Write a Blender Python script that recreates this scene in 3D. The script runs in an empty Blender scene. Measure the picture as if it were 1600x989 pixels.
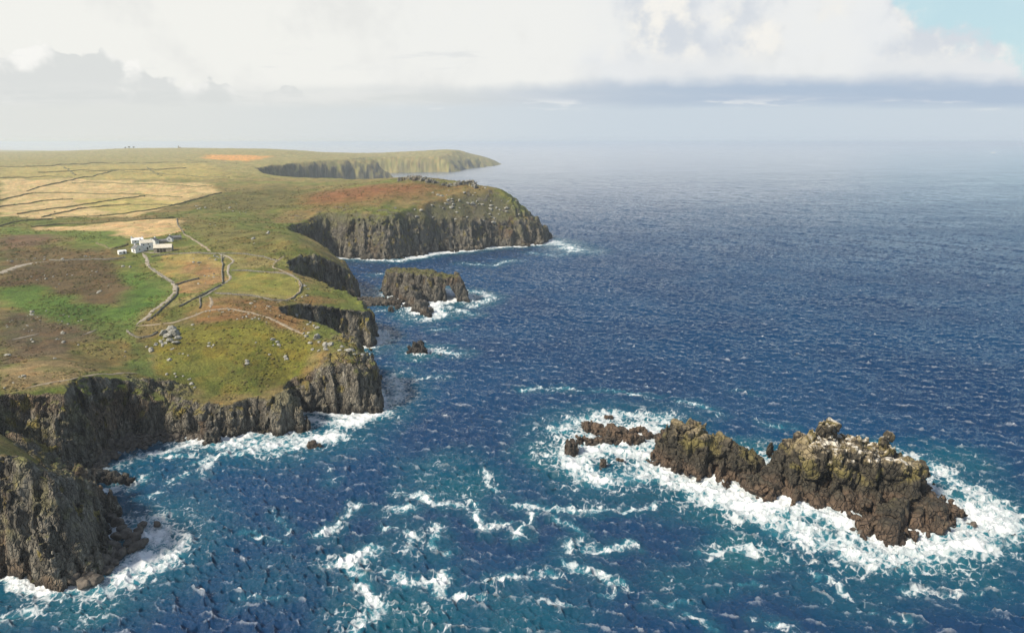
import bpy, bmesh, math, random
import numpy as np
from mathutils import Vector, Matrix

scene = bpy.context.scene
R = math.radians
# ------------------------------------------------------------------ camera
CAM_H = 110.0
FOC = 1066.0                      # focal length in pixels of the 1600 px wide photograph
PITCH = math.atan(272 / FOC)
cam_d = bpy.data.cameras.new('camera')
cam = bpy.data.objects.new('camera', cam_d)
scene.collection.objects.link(cam)
cam.location = (0, 0, CAM_H)
cam.rotation_euler = (math.pi / 2 - PITCH, 0, 0)
cam_d.sensor_width = 36.0
cam_d.lens = 36.0 * FOC / 1600.0
cam_d.clip_start = 1.0
cam_d.clip_end = 120000.0
scene.camera = cam
scene.view_settings.view_transform = 'Standard'
scene.view_settings.look = 'None'
scene.view_settings.exposure = 0.42
scene.view_settings.gamma = 1.0
scene.view_settings.use_curve_mapping = False
scene.cycles.max_bounces = 6
scene.cycles.diffuse_bounces = 3
scene.cycles.glossy_bounces = 2
scene.cycles.volume_bounces = 2
scene.cycles.use_denoising = True
scene.cycles.sample_clamp_indirect = 4.0
scene.cycles.sample_clamp_direct = 6.0

# ------------------------------------------------------------------ node helpers
class S:
    """a shader value with arithmetic: every operation adds a Math node"""
    nt = None
    def __init__(self, sock): self.s = sock
    @staticmethod
    def op(o, *a, clamp=False):
        n = S.nt.nodes.new('ShaderNodeMath'); n.operation = o; n.use_clamp = clamp
        for i, v in enumerate(a):
            if isinstance(v, S): S.nt.links.new(v.s, n.inputs[i])
            else: n.inputs[i].default_value = float(v)
        return S(n.outputs[0])
    def __add__(a, b): return S.op('ADD', a, b)
    __radd__ = __add__
    def __sub__(a, b): return S.op('SUBTRACT', a, b)
    def __rsub__(a, b): return S.op('SUBTRACT', b, a)
    def __mul__(a, b): return S.op('MULTIPLY', a, b)
    __rmul__ = __mul__
    def __truediv__(a, b): return S.op('DIVIDE', a, b)
    def pow(a, b): return S.op('POWER', a, b)
    def max(a, b): return S.op('MAXIMUM', a, b)
    def min(a, b): return S.op('MINIMUM', a, b)
    def clamp(a): return S.op('ADD', a, 0.0, clamp=True)
    def abs(a): return S.op('ABSOLUTE', a)
def ss(x, lo, hi):
    n = S.nt.nodes.new('ShaderNodeMapRange'); n.interpolation_type = 'SMOOTHSTEP'
    S.nt.links.new(x.s, n.inputs[0])
    n.inputs[1].default_value = lo; n.inputs[2].default_value = hi
    return S(n.outputs[0])
def sstep_var(x, lo, hi):
    """linear step with socket limits, clamped"""
    return S.op('DIVIDE', x - lo, hi - lo, clamp=True)
def mixc(f, a, b, blend='MIX'):
    n = S.nt.nodes.new('ShaderNodeMix'); n.data_type = 'RGBA'; n.blend_type = blend
    fs, as_, bs = n.inputs[0], n.inputs[6], n.inputs[7]
    for v, so in ((f, fs), (a, as_), (b, bs)):
        if isinstance(v, S): S.nt.links.new(v.s, so)
        elif isinstance(v, (tuple, list)): so.default_value = (*v[:3], 1)
        else: so.default_value = v
    return S(n.outputs[2])
def noise(vec, scale, detail=4.0, rough=0.55, dist=0.0, out=0, lac=2.0):
    n = S.nt.nodes.new('ShaderNodeTexNoise')
    if vec is not None: S.nt.links.new(vec.s, n.inputs['Vector'])
    n.inputs['Scale'].default_value = scale; n.inputs['Detail'].default_value = detail
    n.inputs['Roughness'].default_value = rough; n.inputs['Distortion'].default_value = dist
    n.inputs['Lacunarity'].default_value = lac
    return S(n.outputs[out])
def ridged(vec, scale, detail=4.0, rough=0.5):
    n = S.nt.nodes.new('ShaderNodeTexNoise'); n.noise_type = 'RIDGED_MULTIFRACTAL'; n.normalize = True
    S.nt.links.new(vec.s, n.inputs['Vector'])
    n.inputs['Scale'].default_value = scale; n.inputs['Detail'].default_value = detail; n.inputs['Roughness'].default_value = rough
    return S(n.outputs[0])
def cracks(p, sx, sz, w=0.12):
    """open joints between blocks: 0 in the joint, 1 on the block"""
    wob = noise(p, 0.35, 3.0, 0.5, out=1)
    q = vadd(vscale(p, sx, sx, sz), vscale(wob, 0.7, 0.7, 0.7))
    return ss(voro(q, 1.0, 'DISTANCE_TO_EDGE'), 0.0, w)
def voro(vec, scale, feature='F1', out=0, rnd=1.0):
    n = S.nt.nodes.new('ShaderNodeTexVoronoi'); n.feature = feature
    if vec is not None: S.nt.links.new(vec.s, n.inputs['Vector'])
    n.inputs['Scale'].default_value = scale
    n.inputs['Randomness'].default_value = rnd
    return S(n.outputs[out])
def vcomb(x, y, z):
    n = S.nt.nodes.new('ShaderNodeCombineXYZ')
    for i, v in enumerate((x, y, z)):
        if isinstance(v, S): S.nt.links.new(v.s, n.inputs[i])
        else: n.inputs[i].default_value = v
    return S(n.outputs[0])
def vsep(v):
    n = S.nt.nodes.new('ShaderNodeSeparateXYZ'); S.nt.links.new(v.s, n.inputs[0])
    return S(n.outputs[0]), S(n.outputs[1]), S(n.outputs[2])
def vscale(v, sx, sy, sz):
    n = S.nt.nodes.new('ShaderNodeVectorMath'); n.operation = 'MULTIPLY'
    S.nt.links.new(v.s, n.inputs[0]); n.inputs[1].default_value = (sx, sy, sz)
    return S(n.outputs[0])
def vadd(a, b):
    n = S.nt.nodes.new('ShaderNodeVectorMath'); n.operation = 'ADD'
    S.nt.links.new(a.s, n.inputs[0]); S.nt.links.new(b.s, n.inputs[1])
    return S(n.outputs[0])
def attr(name, out='Fac'):
    n = S.nt.nodes.new('ShaderNodeAttribute'); n.attribute_name = name
    return S(n.outputs[out])
def position():
    n = S.nt.nodes.new('ShaderNodeNewGeometry'); return S(n.outputs['Position'])
def objcoord():
    n = S.nt.nodes.new('ShaderNodeTexCoord'); return S(n.outputs['Object'])
def bump(h, strength, dist):
    n = S.nt.nodes.new('ShaderNodeBump'); S.nt.links.new(h.s, n.inputs['Height'])
    n.inputs['Strength'].default_value = strength; n.inputs['Distance'].default_value = dist
    return S(n.outputs[0])
def new_mat(name):
    m = bpy.data.materials.new(name); m.use_nodes = True
    S.nt = m.node_tree
    b = m.node_tree.nodes['Principled BSDF']
    return m, b
def setin(b, **kw):
    for k, v in kw.items():
        so = b.inputs[k.replace('_', ' ')]
        if isinstance(v, S): S.nt.links.new(v.s, so)
        elif isinstance(v, (tuple, list)) and len(v) == 3 and so.type == 'RGBA': so.default_value = (*v, 1)
        else: so.default_value = v

# ------------------------------------------------------------------ sun and sky
SUN_AZ, SUN_EL = -122.0, 42.0       # degrees: clockwise from straight ahead (+Y), above the horizon
sun_d = bpy.data.lights.new('sun', 'SUN'); sun_d.energy = 4.6; sun_d.angle = R(9.0); sun_d.color = (1.0, 0.9, 0.74)
sun = bpy.data.objects.new('sun', sun_d); scene.collection.objects.link(sun)
sv = Vector((math.sin(R(SUN_AZ)) * math.cos(R(SUN_EL)), math.cos(R(SUN_AZ)) * math.cos(R(SUN_EL)), math.sin(R(SUN_EL))))
sun.rotation_euler = sv.to_track_quat('Z', 'Y').to_euler()
sun.location = (0, 0, 300)

world = bpy.data.worlds.new('World'); scene.world = world; world.use_nodes = True
S.nt = world.node_tree
bg = world.node_tree.nodes['Background']; bg.inputs[1].default_value = 0.1
sky = S.nt.nodes.new('ShaderNodeTexSky'); sky.sky_type = 'NISHITA'; sky.sun_disc = False
sky.sun_elevation = R(SUN_EL); sky.sun_rotation = R(SUN_AZ)
sky.air_density = 1.0; sky.dust_density = 2.0; sky.ozone_density = 1.5
tc = S(S.nt.nodes.new('ShaderNodeTexCoord').outputs['Generated'])
dx, dy, dz = vsep(tc)
az = S.op('ARCTAN2', dx, dy) * (180 / math.pi)        # degrees, 0 straight ahead
el = S.op('ARCSINE', dz) * (180 / math.pi)
def K(r, g, b):   # cloud radiance wanted in the picture -> before the 0.1 strength
    return tuple(((c / 255 + 0.055) / 1.055) ** 2.4 * 10.0 / 2 ** 0.40 for c in (r, g, b))
e2 = dz / dy.max(0.25) * (180 / math.pi)                # height above the horizon of a straight cloud front lying ahead
cv = vcomb(az * 0.06, el * 0.06, 0.0)                 # isotropic cloud coordinates
sv_ = vcomb(az * 0.014, e2 * 0.10, 3.7)               # stretched, for stratus
n1 = noise(cv, 3.0, 9.0, 0.60)
n2 = noise(vadd(cv, vcomb(7.3, 1.7, 2.0)), 1.3, 6.0, 0.55)
n3 = noise(sv_, 3.0, 7.0, 0.62)
n4 = noise(sv_, 10.0, 6.0, 0.62)
side = ss(az + (n2 - 0.5) * 20.0, -30.0, 45.0)
veil = mixc(side, K(241, 241, 236), K(234, 236, 237))
veil = mixc(ss(n1 + (n2 - 0.5) * 0.8, 0.44, 0.68) * 0.55, veil, K(224, 225, 223))
veil = mixc(ss(n2, 0.42, 0.62) * ss(az, -15.0, 10.0) * 0.5, veil, K(226, 230, 235))
high = ss(el, 12.0, 30.0)
over = mixc(ss(n2 + (n1 - 0.5) * 0.4, 0.46, 0.70) * 0.8, S(sky.outputs[0]), K(186, 198, 214))
base = mixc(high, veil, over)
# cumulus high on the right: cream tops, grey blue undersides, a hole of pale blue at the far right
cum = ss(n1 * 0.9 + (n2 - 0.5) * 1.2, 0.36, 0.60) * ss(e2, 5.6, 7.6) * ss(az, -2.0, 8.0) * (1.0 - high)
puff = noise(cv, 5.0, 8.0, 0.6); puff2 = noise(vadd(cv, vcomb(0.10, -0.09, 0.0)), 5.0, 8.0, 0.6)
sh_ = ss((puff2 - puff) + (n2 - 0.5) * 0.5, -0.12, 0.18)
base = mixc(cum * 0.7, base, mixc(sh_, K(251, 247, 238), K(206, 213, 222)))
hole = ss(az * 0.42 + e2 * 0.9 + (n1 - 0.5) * 13.0 + (n2 - 0.5) * 6.0, 20.6, 22.4) * (1.0 - high)
clear = mixc(0.75, S(sky.outputs[0]), K(196, 228, 233))
base = mixc(hole * 0.9, base, clear)
# cumulus bank on the left, stepping down to the right
bill = S.op('SUBTRACT', 1.0, voro(vadd(cv, vcomb(n1 * 0.16, n1 * 0.16, 0.0)), 9.0))
bill2 = S.op('SUBTRACT', 1.0, voro(vadd(cv, vcomb(n1 * 0.1, n1 * 0.1, 0.0)), 24.0))
prof = 7.7 - (az + 32.0).abs().pow(1.45) * 0.16
prof2 = 5.3 - ((az + 22.6) * 0.8).abs().pow(1.4)
prof3 = 4.75 - ((az + 17.0) * 0.5).abs().pow(1.4)
body = prof.max(prof2).max(prof3) - e2 + (n1 - 0.5) * 3.2 + (bill - 0.62) * 1.5 + (bill2 - 0.62) * 0.7
bank = ss(body, -0.10, 0.20) * (1.0 - ss(az, -17.0, -12.0))
lit = ss((puff - puff2) + (bill - 0.6) * 0.5 - ss(body, 0.2, 2.4) * 0.22, -0.16, 0.16)
base = mixc(bank * 0.85, base, mixc(lit, K(216, 219, 218), K(248, 247, 243)))
# small streaks
streak = ss(n4 + (n3 - 0.5) * 0.6, 0.58, 0.74) * ss(e2, 5.3, 5.8) * (1.0 - ss(e2, 6.8, 7.6)) * (1.0 - ss(az, 8.0, 16.0))
base = mixc(streak * 0.35, base, K(205, 210, 214))
# long stratus band, deeper towards the right, thin and soft to the left
edge = (n3 - 0.5) * 1.3 + (n4 - 0.5) * 0.7
topb = 4.15 + ss(az, -9.0, 18.0) * 0.95 - ss(az, 24.0, 38.0) * 0.25 + edge * 0.95 + (puff - 0.5) * 1.3
band = ss(topb - e2, -0.45, 0.85) * ss(az + edge * 6.0, -26.0, -4.0)
bandc = mixc(ss(az, -14.0, 22.0), K(206, 212, 215), K(168, 187, 209))
bandc = mixc(ss(n3 * 0.5 + n4 * 0.5, 0.46, 0.66) * 0.5, bandc, K(200, 208, 219))
base = mixc(band * 0.86, base, bandc)
leftl = ss(4.3 + edge * 0.8 - e2, -0.5, 1.0) * (1.0 - ss(az, -12.0, 6.0))
base = mixc(leftl * 0.8, base, mixc(ss(n4, 0.4, 0.62), K(218, 221, 219), K(230, 231, 228)))
low = ss(2.95 - e2 + edge * 0.9, -0.35, 0.55)
lowc = mixc(ss(az, -34.0, 14.0), K(224, 226, 222), K(203, 214, 223))
base = mixc(low * 0.95, base, lowc)
glint = ss(n4 + (n3 - 0.5) * 0.5, 0.56, 0.68) * ss(e2, 2.3, 2.7) * (1.0 - ss(e2, 3.0, 3.5)) * ss(az, -14.0, -4.0)
base = mixc(glint * 0.65, base, K(233, 235, 235))
below = ss(el, -6.0, -0.2)
back = ss(0.0 - dy, -0.15, 0.7)
base = mixc(back * 0.8, base, mixc(n2, K(140, 155, 178), K(178, 190, 204)))
base = mixc(below, K(120, 140, 165), base)
S.nt.links.new(base.s, bg.inputs[0])
# ------------------------------------------------------------------ noise in numpy
def _h(ix, iy, iz, seed):
    h = (ix.astype(np.uint32) * np.uint32(374761393) + iy.astype(np.uint32) * np.uint32(668265263)
         + iz.astype(np.uint32) * np.uint32(2147483647) + np.uint32((seed * 974711 + 12345) & 0xffffffff))
    h = (h ^ (h >> np.uint32(13))) * np.uint32(1274126177)
    h = (h ^ (h >> np.uint32(16))) * np.uint32(2246822519)
    h = h ^ (h >> np.uint32(15))
    return h
def _r(ix, iy, iz, seed):
    return (_h(ix, iy, iz, seed) & np.uint32(0xffffff)).astype(np.float32) * np.float32(1 / 16777216.0)
def vnoise(x, y, z=None, seed=0):
    """smooth noise, -1..1"""
    x = np.asarray(x, np.float32); y = np.asarray(y, np.float32)
    ix = np.floor(x).astype(np.int32); iy = np.floor(y).astype(np.int32)
    fx = x - ix; fy = y - iy
    fx = fx * fx * (3 - 2 * fx); fy = fy * fy * (3 - 2 * fy)
    def layer(iz):
        a = _r(ix, iy, iz, seed); b = _r(ix + 1, iy, iz, seed)
        c = _r(ix, iy + 1, iz, seed); d = _r(ix + 1, iy + 1, iz, seed)
        return (a + (b - a) * fx) * (1 - fy) + (c + (d - c) * fx) * fy
    if z is None:
        return layer(np.zeros_like(ix)) * 2 - 1
    z = np.asarray(z, np.float32); iz = np.floor(z).astype(np.int32); fz = z - iz
    fz = fz * fz * (3 - 2 * fz)
    return (layer(iz) * (1 - fz) + layer(iz + 1) * fz) * 2 - 1
def fbm(x, y, z=None, octv=4, gain=0.5, seed=0):
    t = 0; a = 1.0; s = 0
    for o in range(octv):
        t = t + a * vnoise(x * 2 ** o + o * 17.3, y * 2 ** o + o * 9.1, None if z is None else z * 2 ** o + o * 5.7, seed + o)
        s += a; a *= gain
    return t / s
def worley(x, y, z, seed=0, cheb=0.6):
    """F1, F2, random value of the nearest cell; boxy metric so that cells look like jointed blocks"""
    ix = np.floor(x).astype(np.int32); iy = np.floor(y).astype(np.int32); iz = np.floor(z).astype(np.int32)
    f1 = np.full(x.shape, 9, np.float32); f2 = f1.copy(); idr = np.zeros_like(f1); tilt = np.zeros_like(f1)
    for a in (-1, 0, 1):
        for b in (-1, 0, 1):
            for c in (-1, 0, 1):
                jx, jy, jz = ix + a, iy + b, iz + c
                h = _h(jx, jy, jz, seed)
                px = jx + 0.1 + 0.8 * (h & np.uint32(1023)).astype(np.float32) / 1023
                py = jy + 0.1 + 0.8 * ((h >> np.uint32(10)) & np.uint32(1023)).astype(np.float32) / 1023
                pz = jz + 0.1 + 0.8 * ((h >> np.uint32(20)) & np.uint32(1023)).astype(np.float32) / 1023
                ax, ay, az_ = np.abs(x - px), np.abs(y - py), np.abs(z - pz)
                d = cheb * np.maximum(np.maximum(ax, ay), az_) + (1 - cheb) * np.sqrt(ax * ax + ay * ay + az_ * az_)
                rv = ((h * np.uint32(2654435761)) >> np.uint32(8)).astype(np.float32) / 16777216.0
                near = d < f1
                f2 = np.where(near, f1, np.minimum(f2, d))
                idr = np.where(near, rv, idr); f1 = np.where(near, d, f1)
                r5 = ((h >> np.uint32(3)) & np.uint32(255)).astype(np.float32) / 127.5 - 1; r6 = ((h >> np.uint32(11)) & np.uint32(255)).astype(np.float32) / 127.5 - 1
                tilt = np.where(near, (x - px) * r5 + (y - py) * r6 + (z - pz) * (rv * 2 - 1) * 1.2, tilt)
    return f1, f2, idr, tilt
def sstep(x, a, b):
    t = np.clip((x - a) / (b - a), 0, 1); return t * t * (3 - 2 * t)
def smin(a, b, k):
    h = np.clip(0.5 + 0.5 * (b - a) / k, 0, 1); return b + (a - b) * h - k * h * (1 - h)
def smax(a, b, k): return -smin(-a, -b, k)
def lerp(a, b, t): return a + (b - a) * t

# ------------------------------------------------------------------ survey: sight lines from the camera station to points at a known height or distance
CP, SP = math.cos(PITCH), math.sin(PITCH)
def ray(px, py):
    x = (px - 800) / FOC; y = -(py - 494.5) / FOC
    return x, CP + y * SP, y * CP - SP
def sea(px, py, z=0.0):
    x, f, u = ray(px, py); t = (z - CAM_H) / u
    return x * t, f * t
def atY(px, py, Y):
    x, f, u = ray(px, py); t = Y / f
    return x * t, Y, CAM_H + u * t

# ------------------------------------------------------------------ the land: coast line at the water, heights inland, profile of the cliffs
COAST = [(-9000, 120), (-400, 130), (-170, 150), (-150, 153), (-132, 154), (-119, 149), (-109, 150.5), (-109, 158), (-113, 167),
    (-117, 178), (-124, 187), (-130, 194), (-140, 199), (-158, 201), (-166, 206), (-155, 210), (-147, 212), (-144, 220), (-149, 231), (-145, 241),
    (-134, 246), (-122, 244), (-112, 241), (-105, 244), (-100, 250), (-96, 247), (-90, 247.5), (-83.5, 250), (-84, 255), (-91, 262),
    (-91, 269), (-84, 268.5), (-74, 266), (-61, 263.5), (-56.5, 268), (-56, 278), (-59, 290), (-65, 300), (-74, 306),
    (-82, 314), (-95, 321), (-108, 330), (-113, 340), (-108, 350), (-95, 357), (-84, 361), (-78.5, 362), (-77, 371), (-84, 389), (-100, 402), (-118, 412), (-134, 426), (-139, 440), (-133, 452), (-121, 462),
    (-112, 472), (-112, 485), (-120, 505), (-140, 532), (-165, 562), (-180, 600), (-186, 640), (-180, 662), (-167, 661), (-140, 657), (-111, 661), (-90, 676),
    (-71, 692), (-54, 703), (-40, 709), (-28, 727), (-19, 732), (14, 741), (38, 762), (48, 775), (44, 800), (24, 850), (-30, 910), (-90, 970), (-200, 1060),
    (-350, 1200), (-520, 1500), (-520, 1800), (-430, 2100), (-368, 2222), (-420, 2330), (-520, 2450), (-470, 2560), (-320, 2640), (-205, 2700), (-190, 2950), (-120, 3200),
    (-60, 3500), (-52, 3620), (-110, 3750), (-400, 4300), (-1500, 5600), (-9000, 9500)]
def poly_sd(px, py, poly, closed=True):
    """signed distance, positive inside (for an open line: minus the distance)"""
    P = np.asarray(poly, np.float32); n = len(P)
    best = np.full(px.shape, 1e12, np.float32); ins = np.zeros(px.shape, bool)
    for i in range(n if closed else n - 1):
        ax, ay = P[i]; bx, by = P[(i + 1) % n]
        ex, ey = bx - ax, by - ay; wx, wy = px - ax, py - ay
        t = np.clip((wx * ex + wy * ey) / max(ex * ex + ey * ey, 1e-9), 0, 1)
        qx, qy = wx - ex * t, wy - ey * t
        best = np.minimum(best, qx * qx + qy * qy)
        if closed and ay != by:
            c = (ay > py) != (by > py)
            ins ^= c & (px < ax + (py - ay) * ex / ey)
    d = np.sqrt(best)
    return np.where(ins, d, -d) if closed else -d
# heights read along sight lines: (photo x, photo y, distance ahead)
TOPS = [(0, 705, 158), (48, 718, 161), (85, 735, 165), (130, 757, 168), (143, 766, 170), (62, 723, 178), (85, 734, 178), (105, 744, 180), (128, 757, 182), (100, 742, 190), (70, 728, 190), (40, 716, 178), (0, 661, 190), (26, 668, 194),
    (0, 612, 213), (60, 612, 216), (133, 602, 222), (150, 588, 238), (200, 584, 250), (220, 592, 252), (250, 610, 252), (330, 618, 257), (400, 612, 257), (440, 612, 256),
    (455, 602, 274), (480, 580, 276), (540, 540, 280), (565, 545, 279), (585, 585, 281), (500, 560, 277),
    (0, 575, 240), (100, 560, 255), (0, 530, 280), (100, 525, 288), (200, 525, 296), (180, 570, 268), (300, 575, 270), (400, 560, 275), (300, 520, 300), (400, 500, 310),
    (470, 515, 303), (530, 520, 302), (500, 500, 312), (440, 475, 345), (340, 470, 340), (250, 500, 315), (190, 500, 316), (100, 495, 318), (0, 490, 320),
    (500, 476, 362), (536, 466, 378), (545, 480, 377), (480, 455, 375), (440, 448, 385), (360, 450, 370), (280, 460, 360), (200, 470, 352), (100, 455, 370), (0, 450, 370),
    (200, 430, 410), (100, 420, 415), (0, 425, 400), (60, 408, 440), (170, 405, 445), (240, 395, 462), (300, 410, 430), (340, 400, 445), (400, 420, 425), (440, 425, 414), (475, 435, 398),
    (420, 395, 452), (470, 379, 470), (490, 385, 476), (513, 394, 482), (533, 411, 487), (545, 432, 488), (440, 363, 500), (460, 370, 490), (440, 385, 465), (400, 368, 500), (420, 362, 510), (430, 372, 485), (450, 378, 475), (470, 376, 488), (410, 380, 475), (430, 358, 550), (460, 364, 530), (490, 385, 500), (515, 397, 497), (380, 362, 545), (300, 375, 505), (230, 383, 480), (100, 380, 490), (0, 375, 500), (60, 365, 545),
    (400, 350, 590), (440, 355, 600), (300, 345, 605), (200, 350, 590), (100, 352, 590), (0, 350, 590), (470, 345, 660),
    (500, 327, 690), (440, 325, 720), (350, 318, 760), (250, 330, 700), (100, 335, 690), (0, 335, 690), (560, 322, 700), (620, 308, 735), (700, 300, 760), (760, 294, 775), (790, 296, 785), (820, 330, 785), (845, 355, 782),
    (600, 290, 800), (680, 282, 845), (735, 288, 835), (640, 276, 900), (500, 300, 860), (400, 295, 900), (300, 300, 880), (100, 302, 880), (0, 305, 880), (500, 284, 1000), (350, 280, 1050), (100, 280, 1080), (0, 282, 1080),
    (350, 262, 1500), (200, 262, 1450), (0, 265, 1400), (400, 252, 1900), (460, 248, 2150), (250, 252, 1900), (0, 254, 1800), (540, 251, 2300), (600, 250, 2250), (560, 249, 2150),
    (100, 245, 2600), (300, 240, 2700), (440, 236, 2800), (520, 243, 2900), (600, 244, 3000), (680, 235, 3200), (720, 234, 3400), (755, 244, 3500),
    (300, 231.5, 3600), (200, 232, 3600), (100, 238, 3300), (0, 241, 3200), (420, 233, 3600), (480, 236, 3600), (560, 247, 3700)]
_T = np.array([atY(*t) for t in TOPS])
_T = np.vstack([_T, [(-400, 150, 35), (-700, 300, 45), (-4000, 2500, 65), (-8000, 5000, 60), (-4000, 6000, 30), (-1000, 4600, 15), (-700, 4100, 20), (-300, 3900, 50), (-200, 200, 33), (-260, 230, 34)]])
def _phi(r): return np.sqrt(r * r + 100.0)
_sc = np.array([1.0, 1.0])
_D = np.hypot(_T[:, None, 0] - _T[None, :, 0], _T[:, None, 1] - _T[None, :, 1])
_N = len(_T)
_A = np.zeros((_N + 3, _N + 3)); _A[:_N, :_N] = -_phi(_D) + np.eye(_N) * 5.0
_A[:_N, _N] = 1; _A[:_N, _N + 1] = _T[:, 0] / 1000; _A[:_N, _N + 2] = _T[:, 1] / 1000
_A[_N:, :_N] = _A[:_N, _N:].T
_W = np.linalg.solve(_A, np.r_[_T[:, 2], 0, 0, 0]).astype(np.float32)
def top_height(x, y):
    o = np.full(x.shape, _W[_N], np.float32) + _W[_N + 1] * x / 1000 + _W[_N + 2] * y / 1000
    for i in range(_N):
        o -= _W[i] * _phi(np.hypot(x - np.float32(_T[i, 0]), y - np.float32(_T[i, 1])))
    d = np.maximum(y, 100) / 400.0
    o += 0.9 * fbm(x / 34, y / 34, seed=3, octv=3) * np.minimum(d, 3) + 0.28 * fbm(x / 6, y / 6, seed=9, octv=3)
    return o
# profile controls: x, y, steepness of the rock face, height of the break, steepness above it
PROF = np.array([(-128, 154, 8, 24, 2.5), (-118, 155, 6, 20, 1.8), (-108, 158, 3.2, 12, 1.2), (-112, 172, 3.2, 14, 1.6), (-150, 185, 2.5, 20, 1.5), (-155, 215, 5.0, 40, 2.5), (-152, 240, 7.0, 40, 3), (-130, 255, 5.0, 30, 2.0),
    (-110, 243, 2.6, 14, 1.2), (-87, 250, 3.4, 12, 1.6), (-88, 268, 7.0, 16, 2.0), (-74, 266, 7, 22, 2.5), (-63, 266, 7.0, 20, 2.0), (-57, 272, 6, 18, 1.8), (-58, 281, 6.0, 18, 1.8), (-80, 303, 5, 30, 2), (-98, 330, 4, 26, 2),
    (-80, 363, 6, 22, 1.7), (-79, 372, 5, 22, 1.6), (-100, 404, 5.0, 30, 1.6), (-120, 412, 5, 30, 1.6), (-139, 440, 6, 46, 2.5), (-126, 458, 5.5, 44, 2.5), (-110, 345, 6, 26, 2), (-112, 480, 5.0, 32, 2.0), (-150, 545, 2.6, 30, 1.6), (-190, 620, 2.4, 36, 1.3), (-168, 662, 2.6, 40, 1.6), (-120, 660, 2.6, 44, 1.4),
    (-72, 692, 2.4, 34, 0.95), (-30, 716, 2.2, 30, 0.85), (10, 742, 2.0, 26, 0.9), (46, 775, 1.05, 22, 1.4), (0, 832, 1.6, 30, 1.2), (-400, 1200, 1.2, 30, 0.7), (-368, 2222, 1.0, 45, 0.5), (-205, 2700, 0.8, 40, 0.4), (-60, 3500, 0.5, 30, 0.3)], np.float32)
def prof(x, y):
    w = 0; o = [0, 0, 0]
    for p in PROF:
        q = 1.0 / ((x - p[0]) ** 2 + (y - p[1]) ** 2 + 30.0) ** 1.5
        w = w + q
        for i in range(3): o[i] = o[i] + q * p[2 + i]
    return [v / w for v in o]
def land(x, y):
    """signed distance from the coast, profile, top height at x, y"""
    sd = poly_sd(x, y, COAST)
    near = np.clip(y / 350.0, 0.6, 6.0)
    sd = sd + (2.2 * vnoise(x / (13 * near), y / (13 * near), seed=21) + 1.2 * vnoise(x / (5 * near), y / (5 * near), seed=22) + sstep(y, 900, 1200) * 1.4 * fbm(x / 12, y / 12, seed=23, octv=4)) * near * 0.9
    k1, zc, k2 = prof(x, y)
    return sd, k1, zc, k2, top_height(x, y)
def rocky_zone(x, y):
    near = sstep(x + 3 * vnoise(x / 4, y / 4, seed=61), -160, -150) * sstep(y, 210, 205)
    brow = sstep(x + 5 * fbm(x / 7, y / 7, seed=62), -84, -74) * sstep(y, 256, 262) * sstep(y, 312, 296)
    gully = sstep(np.hypot((x + 138) * .8, y - 254) + 5 * fbm(x / 6, y / 6, seed=63), 12, 6)
    fin = sstep(np.hypot(x + 88, y - 252) + 3 * fbm(x / 6, y / 6, seed=64), 9, 5)
    tip = sstep(x + 8 * fbm(x / 14, y / 14, seed=65), -22, 12) * sstep(y, 715, 725)
    return np.maximum(np.maximum(np.maximum(near, brow), np.maximum(gully, fin)), tip * .9)
def ground(x, y):
    x = np.asarray(x, np.float32); y = np.asarray(y, np.float32)
    sd, k1, zc, k2, tp = land(x, y)
    h = smin(smin(k1 * sd, zc + k2 * (sd - zc / k1), 2.0), tp, 1.5)
    return np.maximum(h, -6.0)
_ts = np.geomspace(120, 7000, 900).astype(np.float32)
_gx = None
def spot(px, py):
    """the point of the land seen along a sight line"""
    x, f, u = ray(px, py)
    X, Y, Z = x * _ts, f * _ts, CAM_H + u * _ts
    hit = np.nonzero(Z < ground(X, Y))[0]
    if len(hit) == 0 or hit[0] == 0:
        i = 1 if len(hit) else len(_ts) - 1
    else: i = hit[0]
    t = np.linspace(_ts[i - 1], _ts[i], 24).astype(np.float32)
    X, Y, Z = x * t, f * t, CAM_H + u * t
    g = ground(X, Y)
    j = np.nonzero(Z < g)[0]; j = j[0] if len(j) else len(t) - 1
    return float(X[j]), float(Y[j]), float(g[j])
def g1(x, y): return float(ground(np.array([x]), np.array([y]))[0])
# ------------------------------------------------------------------ meshes
def mesh_obj(name, V, F, mat=None, parent=None, smooth=True, cols=None, facs=None):
    me = bpy.data.meshes.new(name)
    V = np.asarray(V, np.float32); F = np.asarray(F)
    nf, k = F.shape
    me.vertices.add(len(V)); me.vertices.foreach_set('co', V.ravel())
    me.loops.add(nf * k); me.loops.foreach_set('vertex_index', F.ravel().astype(np.int32))
    me.polygons.add(nf)
    me.polygons.foreach_set('loop_start', np.arange(0, nf * k, k, dtype=np.int32))
    me.polygons.foreach_set('use_smooth', np.full(nf, smooth))
    me.update(calc_edges=True)
    me.validate()
    for nm, c in (cols or {}).items():
        a = me.attributes.new(nm, 'FLOAT_COLOR', 'POINT')
        a.data.foreach_set('color', np.c_[c, np.ones(len(c))].astype(np.float32).ravel())
    for nm, c in (facs or {}).items():
        a = me.attributes.new(nm, 'FLOAT', 'POINT'); a.data.foreach_set('value', np.asarray(c, np.float32))
    o = bpy.data.objects.new(name, me); scene.collection.objects.link(o)
    if mat: me.materials.append(mat)
    if parent: o.parent = parent
    return o
def tag(o, label=None, cat=None, group=None, kind=None):
    if label: o['label'] = label
    if cat: o['category'] = cat
    if group: o['group'] = group
    if kind: o['kind'] = kind
    return o
def empty(name, loc, rz=0.0):
    o = bpy.data.objects.new(name, None); scene.collection.objects.link(o)
    o.location = loc; o.rotation_euler = (0, 0, rz); o.empty_display_size = 0.5
    return o

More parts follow.
